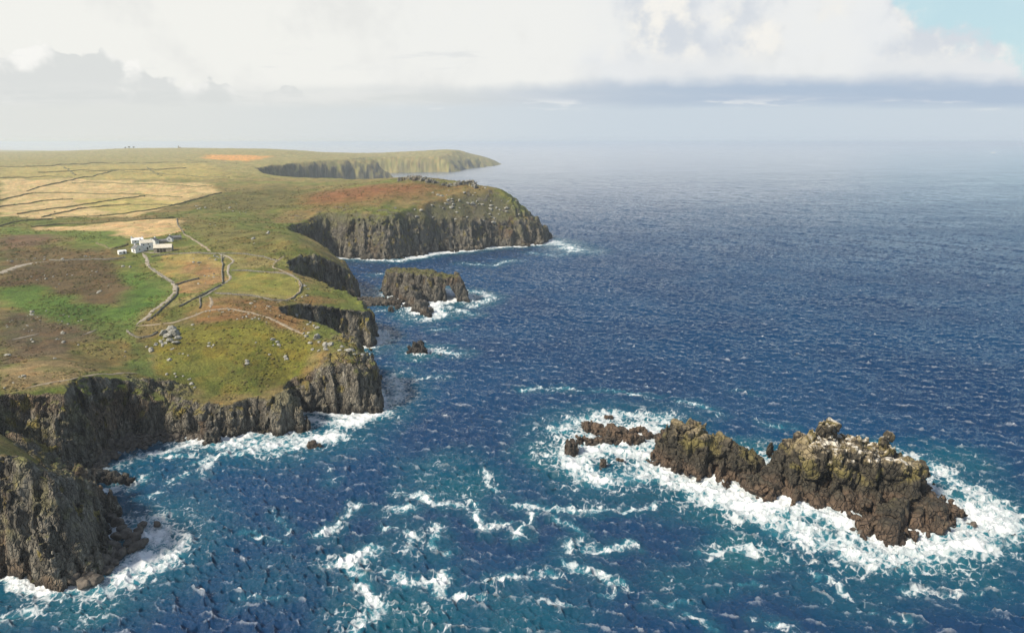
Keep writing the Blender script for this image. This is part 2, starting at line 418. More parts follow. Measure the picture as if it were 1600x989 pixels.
def iso(field, lo, hi, vs, disp=None, band=7.0, keep=None, post=None):
    """surface of field(x, y, z) = 0 inside a box (negative inside), as quads; disp(x, y, z, d) roughens it near the surface"""
    n = [int((hi[i] - lo[i]) / vs) + 1 for i in range(3)]
    ax = [np.float32(lo[i]) + np.float32(vs) * np.arange(n[i], dtype=np.float32) for i in range(3)]
    D = field(ax[0], ax[1], ax[2]).astype(np.float32)
    if disp is not None:
        idx = np.nonzero(np.abs(D) < band)
        D[idx] = D[idx] + disp(ax[0][idx[0]], ax[1][idx[1]], ax[2][idx[2]], D[idx])
    if post is not None: D = smax(D, post(ax[0][:, None, None], ax[1][None, :, None], ax[2][None, None, :]), 0.5)
    Sg = D < 0
    c = Sg[:-1, :-1, :-1].astype(np.int8)
    tot = np.zeros(c.shape, np.int8)
    for a in (0, 1):
        for b in (0, 1):
            for d in (0, 1):
                tot += Sg[a:n[0] - 1 + a, b:n[1] - 1 + b, d:n[2] - 1 + d]
    cell = np.nonzero((tot > 0) & (tot < 8))
    m = len(cell[0])
    idm = np.full(tot.shape, -1, np.int32); idm[cell] = np.arange(m)
    val = np.empty((m, 2, 2, 2), np.float32)
    for a in (0, 1):
        for b in (0, 1):
            for d in (0, 1):
                val[:, a, b, d] = D[cell[0] + a, cell[1] + b, cell[2] + d]
    acc = np.zeros((m, 3), np.float32); cnt = np.zeros(m, np.float32)
    for axis in range(3):
        for p in (0, 1):
            for q in (0, 1):
                i0 = [p, q]; i0.insert(axis, 0); i1 = [p, q]; i1.insert(axis, 1)
                v0 = val[:, i0[0], i0[1], i0[2]]; v1 = val[:, i1[0], i1[1], i1[2]]
                x = (v0 < 0) != (v1 < 0)
                t = np.where(x, v0 / np.where(x, v0 - v1, 1), 0)
                pt = np.array(i0, np.float32)[None, :] * np.ones((m, 1), np.float32)
                pt[:, axis] = t
                acc += pt * x[:, None]; cnt += x
    acc /= cnt[:, None]
    V = (np.stack(cell, 1) + acc) * np.float32(vs) + np.array(lo, np.float32)
    quads = []
    for axis in range(3):
        o1, o2 = [k for k in range(3) if k != axis]
        sl0 = [slice(1, -1)] * 3; sl1 = [slice(1, -1)] * 3
        sl0[axis] = slice(0, -1); sl1[axis] = slice(1, None)
        A = Sg[tuple(sl0)]; B = Sg[tuple(sl1)]
        e = np.nonzero(A != B)
        g = [e[0].copy(), e[1].copy(), e[2].copy()]
        g[o1] += 1; g[o2] += 1                     # grid index of the edge start
        def cid(d1, d2):
            h = [g[0], g[1], g[2]]
            h[o1] = g[o1] - d1; h[o2] = g[o2] - d2
            return idm[h[0], h[1], h[2]]
        q = np.stack([cid(1, 1), cid(0, 1), cid(0, 0), cid(1, 0)], 1)
        ins = A[e]
        flip = ins if axis != 1 else ~ins
        q = np.where(flip[:, None], q, q[:, ::-1])
        quads.append(q)
    Q = np.concatenate(quads)
    Q = Q[(Q >= 0).all(1)]
    if keep is not None:
        kv = keep(V[:, 0], V[:, 1], V[:, 2])
        Q = Q[kv[Q].all(1)]
    used = np.zeros(len(V), bool); used[Q.ravel()] = True
    re = np.cumsum(used) - 1
    return V[used], re[Q]
def normals(V, F):
    a = V[F[:, 2]] - V[F[:, 0]]; b = V[F[:, 3]] - V[F[:, 1]]
    nr = np.cross(a, b)
    N = np.zeros_like(V)
    for k in range(4): 
        for j in range(3): N[:, j] += np.bincount(F[:, k], nr[:, j], len(V))
    return N / np.maximum(np.linalg.norm(N, axis=1, keepdims=True), 1e-9)

# ------------------------------------------------------------------ what grows where: outlines looked up along sight lines, laid on the land
def outline(pts): return [spot(*p)[:2] for p in pts]
ZONES = [  # colour, softness in metres per 400 m, outline
    ((.30, .25, .10), 14, [(0, 261), (324, 255), (366, 279), (113, 279), (0, 281)]),
    ((.42, .32, .17), 5, [(0, 281), (113, 279), (324, 287), (346, 302), (285, 318), (207, 339), (65, 342), (0, 339)]),
    ((.36, .30, .12), 5, [(113, 312), (230, 309), (285, 318), (207, 334), (160, 330)]),
    ((.46, .33, .18), 5, [(49, 355), (275, 342), (285, 360), (243, 371), (194, 371), (162, 362)]),
    ((.50, .26, .09), 8, [(314, 248), (327, 242), (424, 244), (388, 253)]),
    ((.115, .155, .035), 8, [(0, 355), (60, 362), (178, 361), (200, 381), (162, 389), (129, 381), (97, 368), (0, 366)]),
    ((.13, .085, .052), 14, [(0, 368), (65, 366), (92, 371), (81, 381), (19, 388), (0, 394)]),
    ((.115, .085, .042), 14, [(0, 392), (90, 385), (150, 392), (210, 405), (150, 408), (60, 412), (0, 425)]),
    ((.095, .068, .034), 10, [(0, 426), (74, 408), (162, 407), (202, 436), (196, 468), (162, 478), (116, 465), (65, 449), (0, 446)]),
    ((.072, .125, .022), 14, [(0, 449), (65, 452), (129, 472), (194, 478), (197, 430), (216, 420), (240, 439), (268, 459), (227, 491), (194, 522), (97, 511), (32, 485), (0, 478)]),
    ((.09, .12, .03), 10, [(120, 500), (200, 505), (240, 560), (270, 600), (215, 585), (150, 540)]),
    ((.105, .080, .048), 12, [(0, 487), (60, 490), (130, 508), (150, 524), (90, 560), (0, 575)]),
    ((.20, .15, .075), 9, [(0, 578), (110, 552), (170, 575), (110, 602), (0, 612)]),
    ((.16, .135, .05), 9, [(110, 535), (200, 530), (215, 560), (170, 580), (110, 560)]),
    ((.25, .20, .07), 4, [(243, 401), (291, 396), (346, 402), (346, 426), (311, 436), (275, 439), (246, 420)]),
    ((.25, .165, .075), 6, [(281, 443), (346, 426), (346, 440), (311, 459), (278, 459)]),
    ((.25, .16, .075), 7, [(290, 408), (330, 408), (345, 425), (311, 434), (296, 428)]),
    ((.19, .18, .045), 4, [(359, 423), (420, 427), (460, 433), (469, 456), (453, 469), (336, 459), (362, 436)]),
    ((.22, .19, .08), 5, [(340, 455), (395, 458), (460, 465), (395, 463)]),
    ((.21, .19, .075), 5, [(246, 482), (320, 455), (314, 466), (250, 486)]),
    ((.12, .12, .03), 6, [(226, 498), (300, 470), (314, 485), (275, 501)]),
    ((.20, .17, .07), 8, [(360, 400), (430, 405), (440, 418), (370, 418)]),
    ((.19, .115, .048), 12, [(323, 465), (439, 476), (488, 515), (462, 525), (394, 497), (329, 507), (297, 500)]),
    ((.17, .115, .045), 7, [(455, 465), (500, 462), (530, 470), (500, 476), (490, 510)]),
    ((.135, .128, .023), 7, [(235, 528), (262, 512), (330, 508), (394, 500), (462, 527), (490, 545), (440, 600), (330, 612), (262, 590)]),
    ((.105, .11, .024), 9, [(270, 560), (400, 575), (440, 600), (400, 618), (330, 614), (262, 600)]),
    ((.18, .085, .036), 40, [(471, 303), (627, 288), (717, 291), (640, 305), (560, 316), (497, 324), (465, 320)]),
    ((.11, .10, .035), 30, [(300, 310), (440, 290), (480, 300), (450, 325), (340, 330)]),
    ((.13, .12, .04), 14, [(290, 350), (330, 345), (440, 365), (470, 385), (420, 395), (330, 390)]),
]
ZONES = [(np.array(c, np.float32), w, outline(p)) for c, w, p in ZONES]
def cover(x, y):
    """ground colour from the vegetation at x, y"""
    far = np.clip(y / 400, 0.5, 6)
    a = fbm(x / 45, y / 45, seed=31, octv=4); b = fbm(x / 9, y / 9, seed=37, octv=4)
    t = sstep(a * 1.3 + b * 0.6, -0.45, 0.5)[:, None]
    c = lerp(np.array([.112, .134, .030], np.float32), np.array([.155, .122, .050], np.float32), t)
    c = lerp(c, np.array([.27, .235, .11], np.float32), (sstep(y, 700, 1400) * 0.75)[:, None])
    wx = x + (9 * fbm(x / 18, y / 18, seed=41, octv=5, gain=.6)) * far ** .5; wy = y + (9 * fbm(x / 18, y / 18, seed=47, octv=5, gain=.6)) * far ** .5
    for col, w, poly in ZONES:
        P = np.asarray(poly); m = (x > P[:, 0].min() - 120) & (x < P[:, 0].max() + 120) & (y > P[:, 1].min() - 120) & (y < P[:, 1].max() + 120)
        if not m.any(): continue
        d = poly_sd(wx[m], wy[m], poly)
        c[m] = lerp(c[m], col, sstep(d, -w * 0.5 * far[m], w * 0.5 * far[m])[:, None])
    v = 1 + 0.42 * b + 0.32 * fbm(x / 2.6, y / 2.6, seed=53, octv=3)
    c = c * v[:, None] * np.array([1.12, 1.10, 1.0], np.float32)
    br = sstep(fbm(x / 5.5, y / 5.5, seed=57, octv=4), 0.08, 0.38)[:, None] * 0.5   # tussocks and dead patches
    c = lerp(c, c * np.array([1.18, 0.92, 0.78], np.float32), br)
    gr = sstep(fbm(x / 7.5, y / 7.5, seed=67, octv=4), 0.10, 0.38)[:, None] * 0.65
    c = lerp(c, c * np.array([0.62, 0.80, 0.6], np.float32), gr)
    return np.clip(c, 0.005, 0.9)
GRANITE = np.array([.16, .145, .118], np.float32)
def rock_colour(x, y, z, N, tint=None, splash=2.0, lichen=1.0, seed=70):
    far = np.clip(y / 350, 0.6, 2.5)
    a = fbm(x / 9, y / 9, z / 16, seed=seed, octv=4); b = fbm(x / 2.2, y / 2.2, z / 5, seed=seed + 5, octv=3)
    c = np.repeat(GRANITE[None], len(x), 0) if tint is None else np.repeat(np.asarray(tint, np.float32)[None], len(x), 0)
    c = c * (1 + 0.45 * a + 0.35 * b)[:, None]
    st = vnoise(x / 1.7, y / 1.7, z / 22, seed + 9)                    # dark water stains running down
    c = lerp(c, c * np.array([.36, .35, .34], np.float32), (sstep(st + 0.5 * a, -0.05, 0.5) * 0.85)[:, None])
    c = lerp(c, np.array([.16, .095, .05], np.float32), (sstep(fbm(x / 12, y / 12, z / 14, seed=seed + 13, octv=3), 0.15, 0.5) * 0.5)[:, None])   # iron
    li = sstep(fbm(x / 7, y / 7, z / 7, seed=seed + 17, octv=4) + 0.35 * N[:, 2], 0.10, 0.45) * sstep(z, 6, 13) * lichen
    c = lerp(c, np.array([.165, .155, .075], np.float32), (li * 0.55)[:, None])
    ly = sstep(fbm(x / 3.4, y / 3.4, z / 5, seed=seed + 23, octv=3) + 0.25 * fbm(x / 25, y / 25, z / 25, seed=seed + 3, octv=2), 0.30, 0.50) * sstep(z, 5, 10) * lichen
    c = lerp(c, np.array([.23, .18, .035], np.float32), (ly * 0.75)[:, None])
    wet = 1 - sstep(z + 1.5 * a, splash * 0.3, splash * 1.6)
    c = lerp(c, np.array([.030, .026, .022], np.float32), (wet * 0.8)[:, None])
    return np.clip(c, 0.008, 0.9)

def rock_noise(x, y, z, big=1.0, seed=100, amp=1.0, dirx=0.0, tall=17.0):
    """jointed granite: tall columns broken into blocks, with open cracks"""
    ca, sa = math.cos(0.45 + dirx), math.sin(0.45 + dirx)
    u = (x * ca + y * sa); v = (-x * sa + y * ca)
    w1 = vnoise(x / (9 * big), y / (9 * big), z / (14 * big), seed + 1); w2 = vnoise(x / (9 * big), y / (9 * big), z / (14 * big), seed + 2)
    uu, vv, zz = u + 1.6 * big * w1, v + 1.6 * big * w2, z + 1.2 * big * w1
    f1, f2, r1, t1 = worley(uu / (4.6 * big), vv / (4.6 * big), zz / (tall * big), seed)
    g1_, g2_, r2, t2 = worley(uu / (1.9 * big), vv / (1.9 * big), zz / (3.6 * big), seed + 7)
    crack1 = np.exp(-((f2 - f1) / 0.10) ** 2); crack2 = np.exp(-((g2_ - g1_) / 0.13) ** 2)
    return amp * big * (1.0 + (r1 - 0.5) * 3.6 + t1 * 2.6 + (r2 - 0.5) * 1.5 + t2 * 1.3 - 2.0 * crack1 - 0.9 * crack2 + 0.9 * vnoise(x / (7 * big), y / (7 * big), z / (9 * big), seed + 4) + 0.45 * vnoise(x / (1.1 * big), y / (1.1 * big), z / (1.1 * big), seed + 3))

def cliff_field(ax, ay, az_, gully=1.0):
    X, Y = np.meshgrid(ax, ay, indexing='ij')
    xs, ys = X.ravel(), Y.ravel()
    sd, k1, zc, k2, tp = [a.reshape(X.shape)[:, :, None] for a in land(xs, ys)]
    Z = az_[None, None, :]
    f1 = (Z - k1 * sd) / np.sqrt(1 + k1 * k1)
    f2 = (Z - zc - k2 * (sd - zc / k1)) / np.sqrt(1 + k2 * k2)
    f = smax(smax(f1, f2, 1.2), (Z - tp) * 0.97, 0.9)
    return f
def make_cliff_disp(big, seed):
    def d(x, y, z, D):
        sd, k1, zc, k2, tp = land(x, y)
        below = tp - z
        edge = sstep(below, 0.5, 4.0) * 0.93 + 0.07 * sstep(sd, 16, 9)
        rocky = np.maximum(edge, sstep(sd * k1 / np.maximum(tp, 5), 1.7, 1.0) * 0.5 * (0.4 + 0.6 * sstep(fbm(x / 14, y / 14, seed=seed + 40), -0.1, 0.35)))
        rocky = np.maximum(rocky * sstep(sd, 17, 10), 0.75 * rocky_zone(x, y))
        buttress = 3.0 * big * vnoise(x / (17 * big), y / (17 * big), z / (60 * big), seed + 30) * sstep(sd, 14, 8)
        return -(rocky * rock_noise(x, y, z, big, seed, 0.8) + buttress * edge)
    return d
rock_parts = []
def cliff_piece(lo, hi, vs, big, seed, depth):
    def keep(x, y, z):
        sd = poly_sd(x, y, COAST)
        return (sd < depth) & (z > -2.5) & (x > -286)
    V, F = iso(cliff_field, lo, hi, vs, make_cliff_disp(big, seed), 6.0 * big, keep)
    N = normals(V, F)
    x, y, z = V.T
    sd, k1, zc, k2, tp = land(x, y)
    rk = sstep(N[:, 2] + 0.25 * fbm(x / 4, y / 4, z / 4, seed=77), 0.80, 0.55)
    rk = np.maximum(rk, sstep(tp - z, 5.5 * big, 9.0 * big) * (1 - 0.55 * sstep(N[:, 2], 0.75, 0.95)))
    rk = np.maximum(rk, rocky_zone(x, y) * (0.35 + 0.65 * sstep(N[:, 2] + .3 * fbm(x / 3, y / 3, seed=78), .98, .80)))
    pord = sstep(y, 640, 700)
    upper = pord * sstep(z, 26, 36) * sstep(x, 34, 10)
    rk = np.maximum(rk * (1 - upper * 0.75), upper * sstep(vnoise(x / 6, y / 6, z / 6, 5), 0.25, 0.6) * 0.9)
    rc = rock_colour(x, y, z, N, seed=70, tint=(.19, .172, .138))
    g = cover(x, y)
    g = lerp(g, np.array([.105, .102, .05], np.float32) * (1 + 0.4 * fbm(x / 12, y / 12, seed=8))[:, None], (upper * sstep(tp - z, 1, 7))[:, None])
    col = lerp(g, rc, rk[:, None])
    return V, F, col, rk
parts = [cliff_piece((-290, 126, -3), (-96, 262, 40), 0.62, 0.9, 100, 13.0),
         cliff_piece((-150, 232, -3), (-48, 340, 40), 0.62, 1.0, 130, 13.0),
         cliff_piece((-200, 318, -3), (-62, 640, 50), 1.0, 1.25, 160, 14.0),
         cliff_piece((-250, 570, -3), (62, 880, 72), 1.25, 1.5, 190, 46.0)]

# the open land as one sheet: fine near the camera, coarse far away
uu = np.concatenate([np.linspace(-2.2, -1.0, 120), np.linspace(-0.99, 0.12, 760)])
yy = np.concatenate([np.geomspace(118, 900, 800), np.geomspace(904, 9000, 300)])
GX = (uu[None, :] * yy[:, None]).astype(np.float32); GY = np.repeat(yy[:, None], len(uu), 1).astype(np.float32)
sdc = poly_sd(GX.ravel(), GY.ravel(), COAST).reshape(GX.shape)
gz = np.full(GX.shape, -6.0, np.float32)
lm = sdc > -8
gz[lm] = ground(GX[lm], GY[lm])
dep = np.where(GY < 310, 12.0, np.where(GY < 640, 13.0, 40.0))
lower = sstep(sdc, dep + 1.0, dep - 3.0) * np.where(GY < 870, 1.0, 0.0) * sstep(GX, -284, -276) * sstep(GY, 880, 860)
gz -= (1.5 + 6.0 * sstep(sdc, dep - 4, dep - 9)) * lower
nr_, nc_ = GX.shape
ii = np.arange(nr_ * nc_).reshape(nr_, nc_)
Fg = np.stack([ii[:-1, :-1], ii[:-1, 1:], ii[1:, 1:], ii[1:, :-1]], -1).reshape(-1, 4)
Vg = np.stack([GX.ravel(), GY.ravel(), gz.ravel()], 1)
okf = (Vg[Fg, 2] > -2.0).any(1) & ~(((sdc.ravel() < dep.ravel() - 3.0) & (GY.ravel() < 866) & (GX.ravel() > -278))[Fg].all(1))
Fg = Fg[okf]
used = np.zeros(len(Vg), bool); used[Fg.ravel()] = True
re_ = np.cumsum(used) - 1
Vg = Vg[used]; Fg = re_[Fg]
Ng = normals(Vg, Fg)
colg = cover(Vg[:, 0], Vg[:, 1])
rkg = sstep(Ng[:, 2], 0.80, 0.55) * sstep(Vg[:, 1], 500, 900)
rkg = np.maximum(rkg * sstep(Vg[:, 1], 1000, 900), 0.75 * sstep(Vg[:, 1], 900, 1000) * sstep(Ng[:, 2] + 0.15 * fbm(Vg[:, 0] / 60, Vg[:, 1] / 60, seed=6), 0.86, 0.66))
colg = lerp(colg, rock_colour(Vg[:, 0], Vg[:, 1], Vg[:, 2], Ng, tint=(.19, .17, .135), lichen=0.3), rkg[:, None])
Vs, Fs, Cs, Rs = [Vg], [Fg], [colg], [rkg]; off = len(Vg)
for V, F, c, r in parts:
    Vs.append(V); Fs.append(F + off); Cs.append(c); Rs.append(r); off += len(V)

m_land, b = new_mat('land_surface')
p = position(); col = attr('tint', 'Color'); rk = attr('rock')
f1 = noise(p, 0.9, 5.0, 0.65); f2 = noise(p, 3.5, 3.0, 0.6)
pv = vscale(p, 1.0, 1.0, 0.28); f3 = noise(pv, 0.8, 6.0, 0.62)
gv = (f1 - 0.5) * 2.0 + (f2 - 0.5) * 1.2
rv = (f3 - 0.5) * 2.2 + (f2 - 0.5) * 0.9
var = 1.0 + gv * (1.0 - rk) + rv * rk
setin(b, Base_Color=mixc(1.0, col, vcomb(var, var, var), 'MULTIPLY'), Roughness=0.93, Specular_IOR_Level=0.25)
ck = cracks(p, 0.42, 0.14, 0.10) * 0.9 + cracks(p, 0.95, 0.45, 0.14) * 0.5
hh = (f1 * 0.7 + f2 * 0.35) * (1.0 - rk) + (f3 * 0.7 + ridged(pv, 0.55, 6.0, 0.6) * 0.9 + ck) * rk
setin(b, Normal=bump(hh, 1.0, 1.0))
land_o = mesh_obj('headland_terrain', np.concatenate(Vs), np.concatenate(Fs), m_land, cols={'tint': np.concatenate(Cs)}, facs={'rock': np.concatenate(Rs)})
tag(land_o, kind='structure')
# ------------------------------------------------------------------ sea
def ocean_tile(n, size, wind, wdir, seed, small):
    rng = np.random.default_rng(seed)
    k = np.fft.fftfreq(n, size / n) * 2 * np.pi
    KX, KY = np.meshgrid(k, k, indexing='ij'); kk = np.hypot(KX, KY); kk[0, 0] = 1
    L = wind * wind / 9.81
    ph = np.exp(-1 / (kk * L) ** 2) / kk ** 3.6 * np.exp(-(kk * small) ** 2)
    cosw = (KX * wdir[0] + KY * wdir[1]) / kk
    ph = ph * (0.10 + np.abs(cosw) ** 2.5); ph[0, 0] = 0
    h = np.fft.ifft2((rng.normal(size=(n, n)) + 1j * rng.normal(size=(n, n))) * np.sqrt(ph))
    z = h.real; dx_ = np.fft.ifft2(1j * KX / kk * np.fft.fft2(z)).real; dy_ = np.fft.ifft2(1j * KY / kk * np.fft.fft2(z)).real
    s = z.std()
    return (z / s).astype(np.float32), (dx_ / s).astype(np.float32), (dy_ / s).astype(np.float32)
def tsample(T, size, x, y):
    n = T.shape[0]; u = (x / size * n); v = (y / size * n)
    i = np.floor(u).astype(np.int64); j = np.floor(v).astype(np.int64); a = (u - i).astype(np.float32); c = (v - j).astype(np.float32)
    i %= n; j %= n; i2 = (i + 1) % n; j2 = (j + 1) % n
    return (T[i, j] * (1 - a) + T[i2, j] * a) * (1 - c) + (T[i, j2] * (1 - a) + T[i2, j2] * a) * c
wd = (0.42, 0.91)
tA = ocean_tile(640, 190.0, 3.1, wd, 5, 0.12)
tB = ocean_tile(256, 437.0, 9.0, (0.62, 0.78), 8, 1.6)
us = np.concatenate([np.linspace(-2.2, -.93, 60), np.linspace(-0.92, 0.92, 1000), np.linspace(.93, 2.2, 60)])
ys = np.concatenate([np.geomspace(30, 104, 120), np.geomspace(105, 240, 330), np.geomspace(240.6, 2600, 860), np.geomspace(2612, 8000, 150), np.geomspace(8100, 40000, 60)])
SX = (us[None, :] * ys[:, None]).astype(np.float32).ravel(); SY = np.repeat(ys[:, None], len(us), 1).astype(np.float32).ravel()
rx = SX * 0.9 - SY * 0.436; ry = SX * 0.436 + SY * 0.9
fadeA = sstep(SY, 2600, 500); fadeB = sstep(SY, 6000, 1500)
shel = sstep(poly_sd(SX, SY, COAST), 10, -45) * 0.5 + 0.5
hA = 0.44 * fadeA * shel; hB = 0.34 * fadeB * shel
rotx, roty = SX, SY
z = hA * tsample(tA[0], 190, SX, SY) + hA * 0.35 * tsample(tA[0], 71.3, rx, ry) + hB * tsample(tB[0], 437, rx, ry)
ddx = hA * tsample(tA[1], 190, SX, SY); ddy = hA * tsample(tA[2], 190, SX, SY)
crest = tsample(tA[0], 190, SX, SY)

# foam: around everything that breaks the surf, and streaks drifting off it
ISLES = {
    'knight': [(50, 225), (56, 216), (63, 208), (70, 198), (78, 192), (86, 191), (95, 188), (101, 179), (108, 170), (116, 172), (124, 181), (138, 184), (141, 190), (133, 199), (131, 207), (120, 216), (100, 219), (85, 222), (66, 229)],
    'skerry': [(20, 229), (30, 243), (37, 252), (50, 250), (55, 243), (48, 238), (34, 238)],
    'arch': [(-92, 508), (-93, 492), (-78, 468), (-60, 440), (-52, 434), (-50, 445), (-56, 462), (-45, 475), (-33, 479), (-34, 492), (-60, 512)],
    'lone': [(-55, 352), (-47, 351), (-44, 357), (-52, 360)],
}
foam = np.zeros_like(SX); teal = np.zeros_like(SX)
fm = SY < 1100
fx, fy = SX[fm], SY[fm]
wob = fbm(fx / 11, fy / 11, seed=201, octv=4) * 9
wx_, wy_ = fx + 4.2 * fbm(fx / 8, fy / 8, seed=203, octv=5, gain=.62), fy + 4.2 * fbm(fx / 8, fy / 8, seed=205, octv=5, gain=.62)
fo = np.zeros_like(fx); te = np.zeros_like(fx)
def add(v, t=None):
    global fo, te
    fo = np.maximum(fo, v)
    if t is not None: te = np.maximum(te, t)
dc = -poly_sd(fx, fy, COAST)
wcoast = (3.0 + 7.0 * sstep(fbm(fx / 30, fy / 30, seed=211, octv=2), -0.25, 0.4)) * np.clip(fy / 280, 0.8, 2.0)
add(sstep(dc + wob * 0.35, wcoast * 1.3, 0) * 0.85, sstep(dc + wob, 26, 2) * 0.6)
for nm, (w, ww) in dict(knight=(12, 24), skerry=(13, 24), arch=(11, 26), lone=(5, 13)).items():
    d = -poly_sd(fx, fy, ISLES[nm])
    lee = 1.0 + (0.55 * sstep(fx * 0.5 - fy * 0.6 + 60 if nm == 'knight' else fx, -20, 20) if nm in ('knight',) else 0.0)
    add(sstep(d + wob * 0.55, w * lee, w * -0.1) * (0.80 + 0.32 * fbm(fx / 6, fy / 6, seed=219, octv=4)), sstep(d + wob, ww * 1.25, w * 0.6) * 0.85)
STREAKS = [  # width in metres, strength, photo points on the water
    (2.6, .9, [(516, 876), (541, 869), (555, 901), (576, 933), (580, 961), (559, 986)]), (3.6, .8, [(545, 872), (590, 862)]),
    (1.8, .85, [(559, 788), (538, 809), (506, 838)]), (1.9, .85, [(622, 776), (654, 778), (679, 786), (721, 790)]), (2.6, .8, [(612, 799), (632, 799)]), (1.4, .8, [(600, 826), (618, 824)]),
    (2.8, .75, [(640, 838), (640, 862)]), (1.8, .8, [(682, 825), (676, 848), (695, 862)]), (2.0, .85, [(604, 890), (619, 886), (640, 915), (661, 912), (690, 905), (700, 890)]), (1.6, .7, [(696, 894), (682, 929)]),
    (1.6, .85, [(739, 785), (753, 809), (762, 828), (785, 813)]), (1.7, .85, [(805, 786), (852, 795), (960, 797), (1020, 792)]), (1.5, .85, [(834, 802), (806, 831), (813, 845)]),
    (1.8, .75, [(880, 813), (908, 838), (887, 856), (950, 859), (990, 855)]), (1.9, .75, [(887, 878), (929, 901), (965, 910)]), (1.3, .75, [(770, 905), (809, 903)]), (1.2, .8, [(714, 922), (763, 931)]),
    (2.2, .6, [(825, 905), (850, 895), (870, 905)]), (1.2, .75, [(753, 732), (774, 763)]), (1.6, .6, [(1095, 867), (1150, 858), (1215, 861)]), (1.8, .7, [(1285, 905), (1312, 928)]),
    (1.6, .6, [(1120, 862), (1168, 850), (1207, 859)]), (1.3, .6, [(1159, 908), (1204, 914)]), (1.5, .6, [(1233, 875), (1265, 898)]), (1.6, .65, [(1030, 945), (1085, 940)]), (1.4, .65, [(1075, 962), (1120, 985)]), (1.3, .6, [(1190, 965), (1225, 975)]),
    (1.4, .5, [(1400, 925), (1480, 935), (1540, 925)]), (1.5, .5, [(1350, 955), (1420, 970)]), (2.2, .5, [(1500, 880), (1560, 870), (1600, 860)]), (1.0, .5, [(850, 940), (900, 950)]), (1.0, .5, [(930, 930), (980, 922)]),
    (2.0, .7, [(815, 610), (850, 605), (895, 608)]), (1.4, .65, [(905, 612), (960, 612), (1030, 618)]), (1.8, .6, [(1060, 625), (1110, 638), (1130, 650)]), (2.0, .6, [(1195, 662), (1235, 668)]), (1.2, .5, [(1150, 612), (1190, 618)]),
    (8.0, 1.0, [(345, 692), (400, 692), (470, 690), (515, 682)]), (3.0, .8, [(310, 722), (360, 712), (430, 705)]), (3.5, .8, [(440, 705), (495, 690)]), (5.5, 1.0, [(465, 652), (500, 660), (545, 662), (600, 645)]), (6.0, .7, [(600, 640), (625, 615), (615, 585)]),
    (3.4, .95, [(160, 735), (205, 718), (265, 705), (335, 684)]), (2.0, .75, [(255, 716), (295, 714)]), (2.0, .7, [(310, 745), (345, 715), (395, 700)]), (2.2, .7, [(268, 750), (290, 740)]), (1.6, .7, [(238, 774), (255, 768)]), (3.2, .8, [(150, 765), (205, 755), (222, 745)]),
    (8.0, 1.0, [(165, 905), (215, 882), (240, 850), (228, 822)]), (4.0, .8, [(205, 905), (260, 880), (285, 850)]), (2.2, .8, [(0, 965), (50, 955), (70, 935)]), (1.4, .6, [(55, 930), (130, 930)]),
    (1.5, .5, [(370, 830), (420, 835), (450, 850)]), (1.2, .5, [(430, 800), (455, 830)]), (1.1, .45, [(512, 735), (520, 755)]), (1.3, .5, [(380, 935), (460, 930)]),
    (4.5, .8, [(740, 455), (770, 465), (735, 480)]), (4.0, .8, [(665, 500), (695, 492)]), (4.0, .7, [(590, 430), (612, 428)]), (4, .7, [(700, 480), (740, 492)]), (3.0, .6, [(680, 515), (700, 513)]), (4.0, .75, [(680, 548), (720, 552)]), (3.0, .5, [(655, 592), (690, 588)]), (4, .55, [(640, 615), (600, 620)]),
    (6.0, .95, [(560, 405), (620, 408), (655, 402)]), (6.0, .9, [(720, 394), (790, 386), (860, 382)]), (12.0, .9, [(865, 378), (885, 385), (900, 392)]), (5.0, .6, [(725, 412), (770, 415), (800, 408)]), (5.0, .5, [(830, 395), (870, 400), (940, 392)]), (3.0, .6, [(565, 488), (600, 486)]),
    (7.0, .8, [(875, 672), (905, 655), (960, 650), (1040, 655)]), (7.0, .9, [(890, 720), (930, 750), (990, 745), (1020, 725)]), (5.5, .9, [(905, 700), (1010, 708)]), (6.0, 1., [(1040, 745), (1090, 770), (1140, 785)]), (7.0, 1., [(1175, 800), (1220, 820), (1270, 840), (1330, 865), (1390, 875)]), (7.0, .9, [(1430, 865), (1490, 855), (1545, 850)]), (7.0, .85, [(1540, 845), (1570, 815), (1540, 780), (1500, 755)]), (5.0, .8, [(1500, 755), (1455, 725), (1420, 712)]), (5, .6, [(1580, 835), (1600, 825)]),
    (3.0, .8, [(1165, 712), (1210, 718)]), (3, .7, [(1350, 690), (1400, 700)]),
]
for w, s_, pts in STREAKS:
    P = [sea(*q) for q in pts]
    A = np.array(P); m = (fx > A[:, 0].min() - 6 * w) & (fx < A[:, 0].max() + 6 * w) & (fy > A[:, 1].min() - 6 * w) & (fy < A[:, 1].max() + 6 * w)
    if not m.any(): continue
    d = -poly_sd(wx_[m] if w < 4 else fx[m], wy_[m] if w < 4 else fy[m], P, closed=False)
    fo[m] = np.maximum(fo[m], s_ * np.exp(-(d / (w * 0.95)) ** 1.5) * (0.75 + 0.5 * fbm(fx[m] / 5, fy[m] / 5, seed=217, octv=3)))
    te[m] = np.maximum(te[m], 0.55 * s_ * sstep(d, w * 4.0, w))
for (qx, qy, rr, s_) in [(720, 755, 16, .7), (700, 720, 12, .5), (1160, 860, 12, .9), (1080, 905, 10, .5), (640, 960, 16, .7), (800, 965, 18, .55), (470, 675, 8, .8), (530, 690, 8, .5), (120, 945, 14, .8), (60, 955, 12, .7), (1130, 800, 14, .7), (1500, 900, 14, .6), (1480, 720, 16, .6), (1000, 770, 12, .5), (900, 660, 14, .5), (1300, 930, 12, .4), (700, 478, 14, .6), (420, 905, 12, .3)]:
    cx, cy = sea(qx, qy)
    te = np.maximum(te, s_ * sstep(np.hypot((fx - cx) / 1.3, fy - cy) + wob * 0.8, rr * 1.5, rr * 0.1))
foam[fm] = fo; teal[fm] = te
